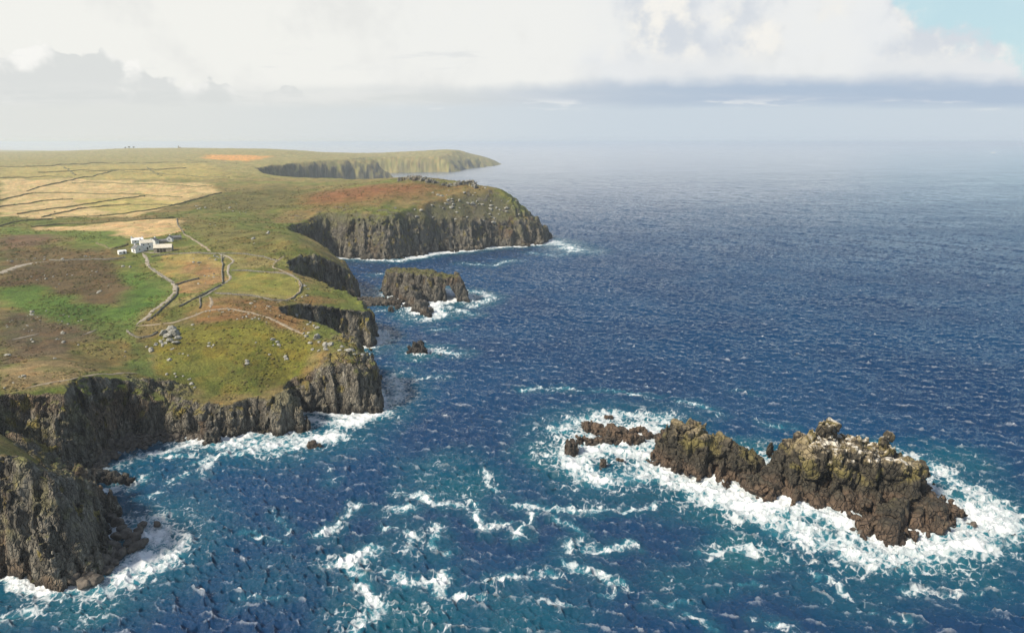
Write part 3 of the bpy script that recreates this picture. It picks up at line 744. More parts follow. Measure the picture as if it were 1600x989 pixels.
# surf heaps the water up a little where it breaks
z = z + sstep(foam, 0.55, 1.0) * (0.35 + 0.5 * fbm(SX / 5, SY / 5, seed=221, octv=4, gain=.65))
V = np.stack([SX + 0.66 * ddx, SY + 0.66 * ddy, z], 1)
n0, n1c = len(ys), len(us)
ii = np.arange(n0 * n1c).reshape(n0, n1c)
F = np.stack([ii[:-1, :-1], ii[:-1, 1:], ii[1:, 1:], ii[1:, :-1]], -1).reshape(-1, 4)
F = F[(poly_sd(SX, SY, COAST) < 18)[F].any(1)]
# the rest of the ocean all round, well below the near sheet's edge
m_sea, b = new_mat('sea_water')
p = position(); fa = attr('foam'); ta = attr('teal'); cr = attr('crest')
px_, py_, pz_ = vsep(p)
p2 = vcomb(px_, py_, 0.0)
q1 = noise(p2, 0.42, 7.0, 0.68, 0.6); q2 = noise(vscale(p2, 0.8, 1.25, 1.0), 0.11, 5.0, 0.6); q3 = noise(p2, 2.2, 4.0, 0.7)
lace = voro(vadd(p2, vcomb(q1 * 2.0, q2 * 3.0, 0.0)), 0.42, 'DISTANCE_TO_EDGE')
thick = ss(fa + (q1 - 0.5) * 1.8 + (q3 - 0.5) * 1.0 + (q2 - 0.5) * 0.9, 0.40, 0.82)
net = ss(fa * 0.8 + ta * 0.42 + (0.14 - lace) * 1.6 + (q1 - 0.5) * 1.6 + (q2 - 0.5) * 1.3, 0.46, 0.86) * 0.7
far = ss(py_, 250.0, 1500.0)
caps_and_glints = (1.0 - far * 0.75) * ((ss(cr + (q1 - 0.5) * 3.0 + (q2 - 0.5) * 5.0, 2.5, 3.6) * 0.6).max(ss(cr + (q1 - 0.5) * 3.2 + (q3 - 0.5) * 1.6, 0.75, 2.2) * 0.20))  # whitecaps, plus fainter sky highlights painted pale along the wave crests
fmix = thick.max(net).max(caps_and_glints * (1.0 - far * 0.4))
big = noise(p2, 0.012, 4.0, 0.6)
deep = mixc(ss(big, 0.35, 0.65), (.0008, .031, .096), (.0010, .042, .116))
wat = mixc((ta * 0.85 + (q2 - 0.5) * 0.7 * ta).clamp(), deep, (.003, .100, .130))
wat = mixc(ss(fa, 0.15, 0.6) * 0.55, wat, (.03, .24, .30))
gust = ss(noise(vscale(p2, 0.35, 1.0, 1.0), 0.010, 5.0, 0.6), 0.35, 0.65)
rip = noise(vscale(p2, 0.70, 1.45, 1.0), 0.9, 5.0, 0.66) * (0.70 - far * 0.36) * (0.55 + gust * 0.9)
bmp = bump(rip, 1.0, 1.0)
nt = m_sea.node_tree; nt.nodes.remove(b)
def nd(t, **kw):
    n = nt.nodes.new(t)
    for k, v in kw.items():
        so = n.inputs[k]
        if isinstance(v, S): nt.links.new(v.s, so)
        else: so.default_value = v
    return n
body = nd('ShaderNodeBsdfDiffuse', Color=wat, Normal=vcomb(0.0, 0.0, 1.0))      # light coming back out of the water itself
shine = nd('ShaderNodeBsdfGlossy', Roughness=0.11 + far * 0.11, Normal=bmp); shine.inputs['Color'].default_value = (1, 1, 1, 1)
fres = nd('ShaderNodeFresnel', IOR=1.34, Normal=bmp)
w1 = nt.nodes.new('ShaderNodeMixShader'); nt.links.new(fres.outputs[0], w1.inputs[0]); nt.links.new(body.outputs[0], w1.inputs[1]); nt.links.new(shine.outputs[0], w1.inputs[2])
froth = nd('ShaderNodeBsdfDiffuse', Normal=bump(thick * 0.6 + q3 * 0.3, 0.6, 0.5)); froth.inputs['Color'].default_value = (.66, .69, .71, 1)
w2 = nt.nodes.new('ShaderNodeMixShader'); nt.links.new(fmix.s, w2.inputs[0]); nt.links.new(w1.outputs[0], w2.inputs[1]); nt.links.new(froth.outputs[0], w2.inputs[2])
nt.links.new(w2.outputs[0], nt.nodes['Material Output'].inputs['Surface'])
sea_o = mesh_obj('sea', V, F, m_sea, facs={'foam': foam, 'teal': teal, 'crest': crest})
tag(sea_o, kind='structure')
bo = []
ring = [(-40000, -6000), (40000, -6000), (40000, 104.5), (-40000, 104.5)]
# ------------------------------------------------------------------ rocks standing in the sea
m_rock, b = new_mat('sea_rock')
p = position(); col = attr('tint', 'Color')
pv = vscale(p, 1.0, 1.0, 0.4)
f3 = noise(pv, 0.9, 6.0, 0.65); f4 = noise(p, 3.6, 4.0, 0.65)
var = 1.0 + (f3 - 0.5) * 1.5 + (f4 - 0.5) * 0.9
setin(b, Base_Color=mixc(1.0, col, vcomb(var, var, var), 'MULTIPLY'), Roughness=0.75, Specular_IOR_Level=0.4)
setin(b, Normal=bump(f3 * 0.6 + f4 * 0.3 + ridged(pv, 0.8, 5.0, 0.6) * 0.7 + cracks(p, 0.55, 0.33, 0.12) * 0.8, 1.0, 0.8))

def blocks_field(BL, k=0.7):
    """tapering jointed blocks: x, y, half sizes, turn, top, [taper, bottom]"""
    def f(ax, ay, az_):
        D = np.full((len(ax), len(ay), len(az_)), 9.0, np.float32)
        for B in BL:
            x, y, hx, hy, a, top = B[:6]; tp = B[6] if len(B) > 6 else 0.14; bot = B[7] if len(B) > 7 else -9
            r = math.hypot(hx, hy) + 9 + tp * max(top, 0)
            i = slice(*np.searchsorted(ax, [x - r, x + r])); j = slice(*np.searchsorted(ay, [y - r, y + r]))
            X, Y = np.meshgrid(ax[i], ay[j], indexing='ij'); X = X[:, :, None] - x; Y = Y[:, :, None] - y
            ca, sa = math.cos(a), math.sin(a); Z = az_[None, None, :]
            grow = (top - Z) * tp
            rr = min(hx, hy, top * 0.5 + 0.5) * 0.45
            qx = np.abs(X * ca + Y * sa) - hx - grow + rr; qy = np.abs(-X * sa + Y * ca) - hy - grow + rr
            qz = np.maximum(Z - top, bot - Z) + rr
            d = np.sqrt(np.maximum(qx, 0) ** 2 + np.maximum(qy, 0) ** 2 + np.maximum(qz, 0) ** 2) + np.minimum(np.maximum(np.maximum(qx, qy), qz), 0) - rr
            D[i, j] = smin(D[i, j], d, k)
        return D
    return f
def rock(name, BL, vs, big, seed, label, cat, amp=1.0, paint=None, carve=None, tint=None, group=None, pad=6, dirx=0.0, base=0.0):
    lo = (min(B[0] - max(B[2], B[3]) for B in BL) - pad, min(B[1] - max(B[2], B[3]) for B in BL) - pad, -2.2)
    hi = (max(B[0] + max(B[2], B[3]) for B in BL) + pad, max(B[1] + max(B[2], B[3]) for B in BL) + pad, max(B[5] for B in BL) + 2.5)
    V, F = iso(blocks_field(BL, 0.7), lo, hi, vs, lambda x, y, z, D: amp * big * .85 - rock_noise(x, y, z, big, seed, amp * .62, dirx, 6.5 if carve is None else 17), 5.0 * big, None, carve)
    N = normals(V, F); x, y, z = V.T
    c = rock_colour(x, y, z + (12 if base else 0), N, tint=tint, seed=seed)
    if paint: c = paint(x, y, z, N, c)
    c0 = np.array([(lo[0] + hi[0]) / 2, (lo[1] + hi[1]) / 2, 0], np.float32)
    V = V - c0; c0[2] = base
    o = mesh_obj(name, V, F, m_rock, cols={'tint': c})
    o.location = c0
    return tag(o, label, cat, group)

def paint_knight(x, y, z, N, c):
    n = fbm(x / 4, y / 4, z / 4, seed=301, octv=4); n2 = fbm(x / 1.5, y / 1.5, z / 3, seed=305, octv=3)
    base = np.array([.105, .072, .048], np.float32) * (1 + 0.5 * n2)[:, None]
    mid = np.array([.048, .041, .028], np.float32) * (1 + 0.6 * n2)[:, None]
    c = lerp(base, mid, sstep(z + 2.5 * n, 3.0, 6.5)[:, None])
    ol = sstep(n + 0.25 * N[:, 2], 0.0, 0.35) * sstep(z, 6, 11)
    c = lerp(c, np.array([.165, .138, .042], np.float32), (ol * 0.8)[:, None])
    tan = sstep(N[:, 2] + 0.6 * n, 0.25, 0.75) * sstep(z, 11, 15)
    c = lerp(c, np.array([.27, .215, .135], np.float32), (tan * 0.7)[:, None])
    gu = sstep(N[:, 2] + 0.7 * n2 + 0.4 * n, 0.70, 1.05) * sstep(z, 12.5, 14.5) * sstep(x, 94, 98) * sstep(x, 124, 120)
    c = lerp(c, np.array([.72, .68, .60], np.float32), (gu * 0.9)[:, None])
    wet = 1 - sstep(z + n, 0.3, 1.6)
    return np.clip(lerp(c, np.array([.04, .03, .024], np.float32), (wet * 0.7)[:, None]), .008, .9)
KN = [(54.5, 222, 3.2, 4, .3, 8), (58.5, 220, 3.4, 5, .3, 14.2), (62, 218.5, 3.6, 5.5, .25, 15.6), (66.5, 216.5, 3.4, 5.5, .3, 13.8), (71, 214, 3.5, 5.5, .3, 13.2), (75, 211.5, 3.2, 4.5, .3, 11.4),
      (78.5, 209, 2.8, 4.5, .3, 9.6), (81.5, 206, 3.0, 4.5, .3, 6.6), (64, 211, 3.4, 3, .5, 5.5), (71, 206, 3.2, 3, .4, 5.0), (77, 201.5, 3.2, 3.2, .4, 5.2), (83.5, 198.5, 3.4, 3.6, .3, 5.4), (78, 196.5, 2.6, 2.4, .6, 3),
      (86, 204, 3.2, 5.5, .2, 7.8), (90, 203, 3.4, 7, .15, 12.6), (94, 203, 3.6, 8, .1, 15.0), (98, 203, 3.5, 8, .2, 16.8), (102.3, 204.5, 2.9, 3.0, .35, 23.2, .08), (100.2, 204, 1.7, 2, .1, 20.5), (103, 200, 4, 8, .1, 17.6),
      (107.5, 200.5, 4, 8, .15, 18.2), (112, 199.5, 3.6, 8, .1, 16.6), (116.5, 198.5, 3.6, 8, .05, 15.4), (119.3, 200, 2.2, 2.4, .2, 19.0, .05), (121, 198, 4, 8, .1, 14.8), (125.5, 198.5, 3, 7.5, .12, 12.6),
      (90, 195.5, 3, 3, .4, 5.5), (96, 192.5, 3.6, 3.6, .2, 6.5), (102, 190, 3.6, 3.4, .5, 6), (108, 188.5, 3.6, 3.4, .2, 5.5),
      (108.5, 175.5, 3.8, 3.6, .3, 5.6), (103.5, 178.5, 2.8, 3, .5, 4.2), (113, 179.5, 3.4, 4, .2, 5.8), (118.5, 182, 3.8, 4.5, .4, 6.2), (124, 185, 4, 5, .2, 6.8), (129, 187.5, 3.8, 4.5, .3, 6.2), (133.5, 186.5, 2.8, 3.4, .1, 4.4),
      (137.3, 184.5, 2.0, 2.2, .4, 3.3), (115, 175, 2.4, 2.2, .6, 3), (121, 177.5, 2.4, 2.4, .2, 3.4), (130.5, 194, 3, 5, .2, 6.5), (127, 180.5, 2.2, 2.0, .5, 2.2)]
rock('sea_stack', KN, 0.40, 1.15, 310, 'jagged dark rock island with white topped crags ringed by breaking surf', 'rock', 1.0, paint_knight, tint=(.11, .085, .06), dirx=0.4)

def paint_skerry(x, y, z, N, c):
    n = fbm(x / 3, y / 3, z / 3, seed=331, octv=4)
    c = lerp(np.array([.125, .085, .055], np.float32), np.array([.06, .048, .036], np.float32), sstep(n, -0.3, 0.4)[:, None])
    wet = 1 - sstep(z + n, 0.2, 1.3)
    return np.clip(lerp(c, np.array([.04, .03, .024], np.float32), (wet * 0.7)[:, None]), .008, .9)
def px_blocks(L):
    """low rocks from their foot in the photo: x, y, half width, half depth, turn, height"""
    return [(*sea(a, b_), *r) for a, b_, *r in L]
rock('skerry', px_blocks([(920, 672, 2.4, 2.4, .3, 3.4), (936, 676, 2.6, 2.2, .2, 3.0), (955, 683, 3.2, 2.6, .4, 4.4), (968, 687, 3.4, 2.6, .2, 5.2), (984, 689, 3, 2.2, .5, 3.6), (996, 690, 2, 1.6, .3, 2.0), (925, 691, 3.4, 1.6, .15, 2.2), (908, 690, 2.0, 1.5, .3, 2.6), (945, 691, 2.4, 1.6, .2, 2.0)]),
     0.36, 0.62, 340, 'long low brown reef beside the left end of the jagged island', 'rock', 1.0, paint_skerry, dirx=0.3)
rock('skerry', px_blocks([(893, 707, 1.9, 1.7, .3, 4.6)]), 0.32, 0.5, 350, 'single stubby brown rock in white water left of the low reef', 'rock', .8, paint_skerry)
rock('skerry', px_blocks([(990, 677, 1.6, 1.5, .3, 2.2), (1003, 676, 1.8, 1.6, .1, 2.6), (1012, 682, 1.7, 1.4, .4, 1.8)]), 0.32, 0.5, 356, 'small dark rock just behind the right end of the low reef', 'rock', .8, paint_skerry)
rock('skerry', px_blocks([(1030, 688, 2.0, 1.6, .3, 2.2), (1042, 682, 1.8, 1.6, .1, 2.6)]), 0.32, 0.5, 362, 'dark rock in the gap between low reef and jagged island', 'rock', .8, paint_skerry)
rock('skerry', px_blocks([(942, 727, 1.3, 1.3, .3, 2.4)]), 0.3, 0.45, 368, 'small pointed rock awash in foam in front of the low reef', 'rock', .8, paint_skerry)
rock('skerry', px_blocks([(966, 720, .9, .8, .3, 1.3), (971, 722, .9, .8, .1, 1.1)]), 0.28, 0.4, 374, 'cluster of tiny rocks half covered by foam right of pointed rock', 'rock', .7, paint_skerry)
rock('skerry', px_blocks([(951, 653, 2.0, 1.2, .1, 1.2)]), 0.3, 0.4, 380, 'flat dark rock barely awash behind the low reef', 'rock', .7, paint_skerry)
rock('skerry', px_blocks([(645, 549, 2.4, 2.6, .3, 3.6), (654, 551, 2.7, 2.8, .2, 6.6), (661, 552, 1.8, 2.2, .5, 3.6)]), 0.42, 0.7, 386, 'lone dark double-peaked rock in open water off the second headland', 'rock', 1.0, lambda x, y, z, N, c: c * .55, tint=(.08, .07, .06))
rock('skerry', px_blocks([(488, 697, 1.6, 1.3, .2, 1.9), (497, 697, 1.0, .9, .2, 1.2)]), 0.3, 0.45, 392, 'small brown rock in foam off the foot of the grassy headland', 'rock', .7, paint_skerry)
rock('skerry', px_blocks([(333, 690, 2.4, 2.2, .2, 5.2), (326, 683, 2.2, 2, .4, 6.5), (340, 676, 1.8, 1.8, .4, 4)]), 0.36, 0.6, 398, 'dark blocky rock at the right end of the cove beach', 'rock', .9, lambda x, y, z, N, c: c * .7)
rock('skerry', px_blocks([(165, 750, 4.4, 2.4, -.25, 2.8), (182, 750, 4, 2.2, -.25, 2.4), (198, 751, 2.6, 1.8, -.2, 1.6), (148, 747, 4, 2.6, -.2, 3.4)]), 0.36, 0.6, 404, 'low dark ledge running out from the cliff foot behind the near stack', 'rock', .9, lambda x, y, z, N, c: c * .7)
rock('skerry', px_blocks([(152, 767, 1.0, .8, .1, 1.0)]), 0.28, 0.4, 408, 'tiny dark rock in foam under the dark ledge', 'rock', .6, lambda x, y, z, N, c: c * .7)
rock('skerry', px_blocks([(622, 481, 2.0, 2.2, .2, 2.0)]), 0.4, 0.5, 412, 'small dark rock off the tip of the boulder causeway', 'rock', .7, lambda x, y, z, N, c: c * .7)
rock('skerry', px_blocks([(611, 486, 1.6, 1.8, .2, 3.2)]), 0.4, 0.5, 414, 'small upright rock in the water in front of the boulder causeway', 'rock', .7, lambda x, y, z, N, c: c * .7)

def paint_arch(x, y, z, N, c):
    n = fbm(x / 5, y / 5, z / 5, seed=421, octv=3)
    c = lerp(c, np.array([.17, .115, .05], np.float32), (sstep(fbm(x / 2.5, y / 2.5, z / 14, seed=423, octv=3), 0.05, 0.5) * sstep(z, 8, 14) * 0.75)[:, None])
    g = sstep(N[:, 2] + 0.3 * n, 0.55, 0.85) * sstep(z, 13.5, 16)
    c = lerp(c, np.array([.15, .145, .04], np.float32), g[:, None])
    return c * .72
def carve_arch(X, Y, Z):
    xx = X + (Y - 480) * 0.092 - 0.9 * np.sin(Z * 0.5) * 0.3
    cx = -44.6 - (Z - 5) * 0.22
    w = 3.6 - np.maximum(Z - 5.0, 0) * 0.36
    return -np.maximum(np.abs(xx - cx) - w, Z - 11.0) + 0 * Y
AR = [(-89, 505, 5.5, 9, .3, 17.8, .22), (-82, 501, 6, 11, .3, 19, .2), (-74, 497, 6, 11, .3, 19.2, .2), (-66, 492, 6, 11, .3, 18.8, .2), (-58, 487, 6, 10, .3, 18.6, .2), (-51.5, 484, 4.5, 8, .2, 18.2, .14),
      (-46, 482, 4, 6.5, .2, 17.6, .1), (-41.0, 481, 3.2, 5.5, .2, 18.2, .22), (-38, 480, 3.4, 5, .2, 14, .24), (-35.5, 479.5, 2.6, 4.6, .2, 8.5, .24),
      (-73, 480, 4, 8, -.25, 12.5, .25), (-67.5, 465, 3.2, 8, -.25, 9, .25), (-62, 450, 3, 7, -.3, 6.4, .3), (-57, 439, 2.6, 5, -.3, 4.2, .3), (-54.5, 432, 2, 3, -.3, 2.4, .3)]
rock('sea_arch', AR, 0.62, 1.0, 430, 'dark islet with grassy top pierced by a natural arch', 'rock', .7, paint_arch, carve_arch, pad=9)

def paint_spit(x, y, z, N, c): return c * np.array([.75, .72, .68], np.float32)
SP_ = [(-124, 462, 9, 10, 0, 3.8, .3), (-112, 467, 9, 10, 0, 3.6, .3), (-100, 468, 9, 9, 0, 3.0, .3), (-90, 470, 8, 8, 0, 2.6, .3), (-82, 469, 5, 6, 0, 2.0, .3)]
rock('boulder_causeway', SP_, 0.55, 0.5, 440, 'low grey boulder causeway linking the cliff foot to the arched islet', 'causeway', 1.3, paint_spit)

# ------------------------------------------------------------------ loose granite boulders
def boulder_mesh(seed, flat=0.75):
    rng = random.Random(seed); bm = bmesh.new()
    for i in range(26):
        v = Vector((rng.gauss(0, 1), rng.gauss(0, 1), rng.gauss(0, 1))).normalized()
        m = max(abs(v.x), abs(v.y), abs(v.z)); v = v * (0.45 + 0.55 / m * 0.8) * rng.uniform(.82, 1.05)
        bm.verts.new((v.x * rng.uniform(.9, 1.1), v.y * 0.85, v.z * flat))
    r_ = bmesh.ops.convex_hull(bm, input=bm.verts)
    bmesh.ops.delete(bm, geom=[g for g in r_['geom_interior'] if isinstance(g, bmesh.types.BMVert)], context='VERTS')
    bmesh.ops.bevel(bm, geom=list(bm.edges), offset=0.07, segments=1, affect='EDGES')
    bmesh.ops.triangulate(bm, faces=bm.faces[:])
    bmesh.ops.subdivide_edges(bm, edges=bm.edges[:], cuts=1, use_grid_fill=True)
    for v in bm.verts:
        v.co += v.co.normalized() * 0.07 * float(vnoise(np.array([v.co.x * 3]), np.array([v.co.y * 3]), np.array([v.co.z * 3]), seed)[0])
    me = bpy.data.meshes.new('boulder'); bm.to_mesh(me); bm.free()
    return me
m_pale, b = new_mat('pale_granite')
p = position(); o1 = noise(p, 1.1, 5.0, 0.6); o2 = noise(p, 4.0, 3.0, 0.6)
cc = mixc(ss(o1, 0.35, 0.65), (.15, .145, .12), (.38, .37, .33)); cc = mixc(ss(o2, 0.56, 0.7) * 0.6, cc, (.13, .125, .06))
setin(b, Base_Color=cc, Roughness=0.9, Normal=bump(o1 + o2 * 0.5, 0.8, 0.3))
m_dark, b = new_mat('shore_granite')
p = position(); o1 = noise(p, 0.9, 5.0, 0.6); o2 = noise(p, 4.0, 3.0, 0.6)
cc = mixc(ss(o1, 0.35, 0.65), (.05, .042, .034), (.13, .108, .085))
setin(b, Base_Color=cc, Roughness=0.75, Normal=bump(o1 + o2 * 0.5, 0.8, 0.3))
pale_meshes = []; dark_meshes = []
for i in range(9):
    a = boulder_mesh(500 + i, .62 if i % 3 else .85); d = a.copy(); a.materials.append(m_pale); d.materials.append(m_dark)
    pale_meshes.append(a); dark_meshes.append(d)
rb = random.Random(77)
def put_boulder(x, y, z, s, meshes, label, group, sink=0.42, name='boulder'):
    o = bpy.data.objects.new(name, meshes[rb.randrange(len(meshes))]); scene.collection.objects.link(o)
    o.location = (x, y, z + s * (0.5 - sink) * 0.7); o.rotation_euler = (rb.uniform(-.25, .25), rb.uniform(-.25, .25), rb.uniform(0, 6.28))
    o.scale = (s * rb.uniform(.8, 1.25), s * rb.uniform(.8, 1.1), s * rb.uniform(.75, 1.2))
    return tag(o, label, 'boulder', group)
def scatter(pts, n, s0, s1, label, group, meshes=pale_meshes, spread=(8, 3), name='boulder'):
    for k in range(n):
        a, c = pts[rb.randrange(len(pts))]
        x, y, z = spot(a + rb.gauss(0, spread[0]), c + rb.gauss(0, spread[1]))
        put_boulder(x, y, z, 0.95 * s0 * (s1 / s0) ** (rb.random() ** 2.0), meshes, label, group, name=name)
# the tor of big blocks on the grassy headland
for k, (a, c, s) in enumerate([(268, 518, 3.4), (272, 524, 2.6), (262, 527, 2.6), (278, 530, 2.2), (266, 534, 2.2), (256, 523, 2.2), (275, 537, 1.8)]):
    put_boulder(*spot(a, c), s, pale_meshes, ['largest pale block crowning the tor on the grassy headland', 'pale block stacked in the tor on the grassy headland'][k > 0], 'blocks of the headland tor', 0.1)
scatter([(252, 535), (246, 541), (238, 546), (232, 549)], 15, .7, 1.9, 'pale boulder in the trail spilling down from the headland tor', 'boulders below the tor', spread=(5, 3))
scatter([(272, 548), (288, 552), (300, 513), (345, 533), (432, 532), (437, 538), (415, 558), (384, 566), (446, 560), (400, 536), (330, 540)], 24, .6, 1.8, 'grey boulder bedded in the green turf of the near headland', 'boulders on the headland turf', spread=(5, 3))
scatter([(283, 588), (290, 594), (276, 583), (300, 600), (262, 566)], 14, .6, 1.7, 'whitish boulder in the gully at the head of the cove', 'boulders in the cove gully', spread=(6, 3.5))
scatter([(340, 487), (352, 484), (366, 487), (330, 492), (376, 496), (430, 487), (445, 492), (415, 480), (400, 478), (395, 500)], 34, .5, 1.7, 'pale boulder on rusty bracken beside the headland footpath', 'boulders by the headland footpath', spread=(12, 3))
scatter([(480, 450), (474, 446), (470, 460), (467, 442), (492, 512), (485, 505), (478, 520)], 18, .6, 1.8, 'pale boulder near the rim of the second headland', 'boulders near the second rim', spread=(4, 4))
scatter([(500, 540), (512, 545), (525, 540), (540, 547), (552, 548), (520, 535), (488, 523), (562, 552)], 26, 1.0, 2.6, 'grey granite block on the rocky brow above the headland point', 'blocks on the headland brow', spread=(9, 4))
scatter([(325, 421), (327, 432), (300, 408), (325, 405), (317, 444), (345, 402), (350, 400), (338, 399), (310, 410)], 24, .6, 1.9, 'pale boulder in the straw coloured paddock below the farm', 'boulders in the paddock', spread=(4, 3))
scatter([(50, 435), (48, 440), (90, 445), (112, 429), (144, 429), (75, 432), (160, 450), (195, 418)], 18, .7, 1.9, 'pale boulder on the dark brown heath hill', 'boulders on the brown hill', spread=(6, 4))
scatter([(48, 404), (20, 408), (70, 405), (100, 405), (135, 400), (115, 392)], 13, .7, 2.0, 'pale boulder along the pale track on the left', 'boulders by the left track', spread=(5, 2))
scatter([(18, 505), (45, 507), (60, 490), (80, 490), (105, 500), (113, 502), (40, 515), (10, 510), (90, 520)], 26, .5, 1.3, 'small grey stone in the dark heather on the left', 'stones in the left heather', spread=(9, 4))
scatter([(13, 556), (82, 558), (116, 538), (98, 532), (52, 532), (190, 553), (25, 590), (15, 602), (40, 592)], 18, .5, 1.5, 'grey stone on the grass above the left cliff', 'stones above the left cliff', spread=(6, 3))
scatter([(320, 322), (312, 326), (372, 330), (378, 335), (360, 322), (330, 352), (395, 372), (420, 366)], 20, .9, 2.6, 'grey boulder on the moor behind the farm', 'boulders on the moor', spread=(6, 3))
scatter([(690, 302), (705, 310), (735, 305), (660, 330), (720, 330), (755, 335), (775, 320), (790, 310), (740, 318), (700, 325), (630, 325), (770, 345), (800, 330)], 60, 1.5, 3.6, 'pale boulder on the steep seaward slope of the far point', 'boulders on the far point', spread=(15, 7))
def crest(L, label, seed):
    P = [spot(a, c + 4) for a, c, h in L]; z0 = min(q[2] for q in P) - 1.5
    BL = [(q[0], q[1], h * .75, h * .6, .3 + .2 * (i % 3), q[2] - z0 + h * .72, .12) for i, (q, (a, c, h)) in enumerate(zip(P, L))]
    rock('rock_outcrop', BL, 0.8, 1.2, seed, label, 'outcrop', 1.1, lambda x, y, z, N, c: c * .95, tint=(.26, .25, .22), base=z0)
crest([(626, 279, 4), (634, 278, 6), (643, 277, 7), (652, 278, 7.5), (661, 279, 7), (671, 281, 6.5), (681, 283, 6), (691, 286, 5), (700, 288, 4)], 'long ragged grey outcrop along the crest of the far point', 470)
crest([(707, 287, 5), (714, 286, 6.5), (722, 285, 7.5), (731, 285, 7.5), (739, 287, 6), (745, 290, 4)], 'short knot of grey rock at the seaward end of the far crest', 480)
# boulders at the foot of the near stack
for k, (a, c, s) in enumerate([(197, 838, 2.8), (183, 842, 2.4), (210, 845, 2.2), (200, 852, 2.0), (215, 858, 2.4), (225, 850, 2.0), (178, 858, 2.6), (190, 868, 2.4), (172, 872, 2.6), (160, 880, 3.0), (150, 893, 3.2), (140, 905, 3.2), (132, 915, 2.6), (150, 910, 2.2), (165, 895, 2.0), (120, 908, 2.6), (185, 820, 2.4), (174, 812, 2.4), (192, 828, 1.8), (105, 905, 2.2), (180, 882, 1.6), (205, 862, 1.4)]):
    x, y = sea(a, c); put_boulder(x, y, 0.2, s, dark_meshes, 'brown boulder heaped at the foot of the near stack', 'boulders under the near stack', 0.1)
for a, c, s, lb in [(222, 822, 1.7, 'dark pointed boulder standing in foam right of the near stack'), (217, 832, 2.0, 'grey slab in foam between the near stack and pointed boulder'), (245, 820, 1.3, 'outermost small boulder in foam off the near stack')]:
    x, y = sea(a, c); put_boulder(x, y, 0.0, s, dark_meshes, lb, None, 0.1)
for a, c, s, lb in [(1345, 835, 1.3, 'upright brown boulder in surf below the jagged island'), (1332, 828, .9, 'small boulder in surf left of the upright brown one'), (1520, 822, 1.5, 'pale boulder at the far right tip of the jagged island'), (1436, 755, 1.4, 'dark boulder behind the right shoulder of the jagged island'), (1478, 830, 1.5, 'wet boulder in surf off the right apron of the jagged island')]:
    x, y = sea(a, c); put_boulder(x, y, 0.1, s, dark_meshes, lb, None, 0.1)
# the boulder beach in the cove: beyond counting
vs_, fs_ = [], []; o_ = 0
BEACH = [sea(*q) for q in [(150, 738), (162, 722), (200, 706), (270, 686), (325, 688)]]
arr = [(np.array([v.co[:] for v in me.vertices], np.float32), [list(q.vertices) for q in me.polygons]) for me in dark_meshes]
for k in range(1500):
    t = rb.random() * 3.999; i = int(t); t -= i
    ex, ey = lerp(BEACH[i][0], BEACH[i + 1][0], t), lerp(BEACH[i][1], BEACH[i + 1][1], t)
    u = rb.random(); x = ex - u * 7 + rb.gauss(0, .8); y = ey + u * 13 + rb.gauss(0, .8); zz = -0.4 + u * 5.5 + rb.uniform(-.3, .5)
    V_, F_ = arr[rb.randrange(9)]; s = rb.uniform(.5, 1.0) + (rb.random() ** 6) * 1.2
    a = rb.uniform(0, 6.28); ca, sa = math.cos(a), math.sin(a)
    W = V_ * s @ np.array([[ca, sa, 0], [-sa, ca, 0], [0, 0, 1]], np.float32) + np.array([x, y, zz], np.float32)
    vs_.append(W); fs_ += [[j + o_ for j in f] for f in F_]; o_ += len(W)
beach = mesh_obj('beach_rubble', np.concatenate(vs_), np.array(fs_), m_dark, smooth=False)
tag(beach, kind='stuff')
# ------------------------------------------------------------------ tracks, walls, hedges
def drape(pts, step=1.5, wob=0.0, seed=0):
    P = [spot(*q)[:2] for q in pts]
    out = []
    for (ax, ay), (bx, by) in zip(P[:-1], P[1:]):
        n = max(1, int(math.hypot(bx - ax, by - ay) / step))
        out += [(lerp(ax, bx, i / n), lerp(ay, by, i / n)) for i in range(n)]
    out.append(P[-1]); A = np.array(out, np.float32)
    for _ in range(3): A[1:-1] = (A[:-2] + 2 * A[1:-1] + A[2:]) / 4
    if wob: A = A + wob * np.stack([vnoise(A[:, 0] / 6, A[:, 1] / 6, seed=seed), vnoise(A[:, 0] / 6, A[:, 1] / 6, seed=seed + 1)], 1)
    return A
def side(A):
    T = np.gradient(A, axis=0); T /= np.maximum(np.linalg.norm(T, axis=1, keepdims=True), 1e-6)
    return np.stack([-T[:, 1], T[:, 0]], 1)
m_track, b = new_mat('trodden_gravel')
p = position(); t1 = noise(p, 0.5, 5.0, 0.6)
setin(b, Base_Color=mixc(ss(t1, 0.35, 0.65), (.22, .19, .145), (.33, .29, .23)), Roughness=0.95)
m_mud, b = new_mat('trodden_earth')
p = position(); t1 = noise(p, 0.5, 5.0, 0.6)
setin(b, Base_Color=mixc(ss(t1, 0.35, 0.65), (.20, .155, .10), (.30, .25, .18)), Roughness=0.95)
def track(name, pts, w, mat, seed):
    A = drape(pts, 1.2, 0.5, seed); Nn = side(A); L = len(A)
    rows = []
    end = np.minimum(np.arange(L), np.arange(L)[::-1]) * 1.2 / (2.5 * w)
    for k, s in enumerate((-1, -.5, 0, .5, 1)):
        ww = w * np.clip(end, .12, 1) * (0.5 + 0.28 * vnoise(A[:, 0] / 2.2, A[:, 1] / 2.2, seed=seed + k) * (abs(s) == 1))
        Q = A + Nn * (ww * s)[:, None]
        rows.append(np.c_[Q, ground(Q[:, 0], Q[:, 1]) + (0.22 if abs(s) < 1 else 0.02)])
    V = np.concatenate(rows); i = np.arange(L - 1)
    F = np.concatenate([np.stack([k * L + i, k * L + i + 1, (k + 1) * L + i + 1, (k + 1) * L + i], 1)[:, ::-1] for k in range(4)])
    return tag(mesh_obj(name, V, F, mat), kind='structure')
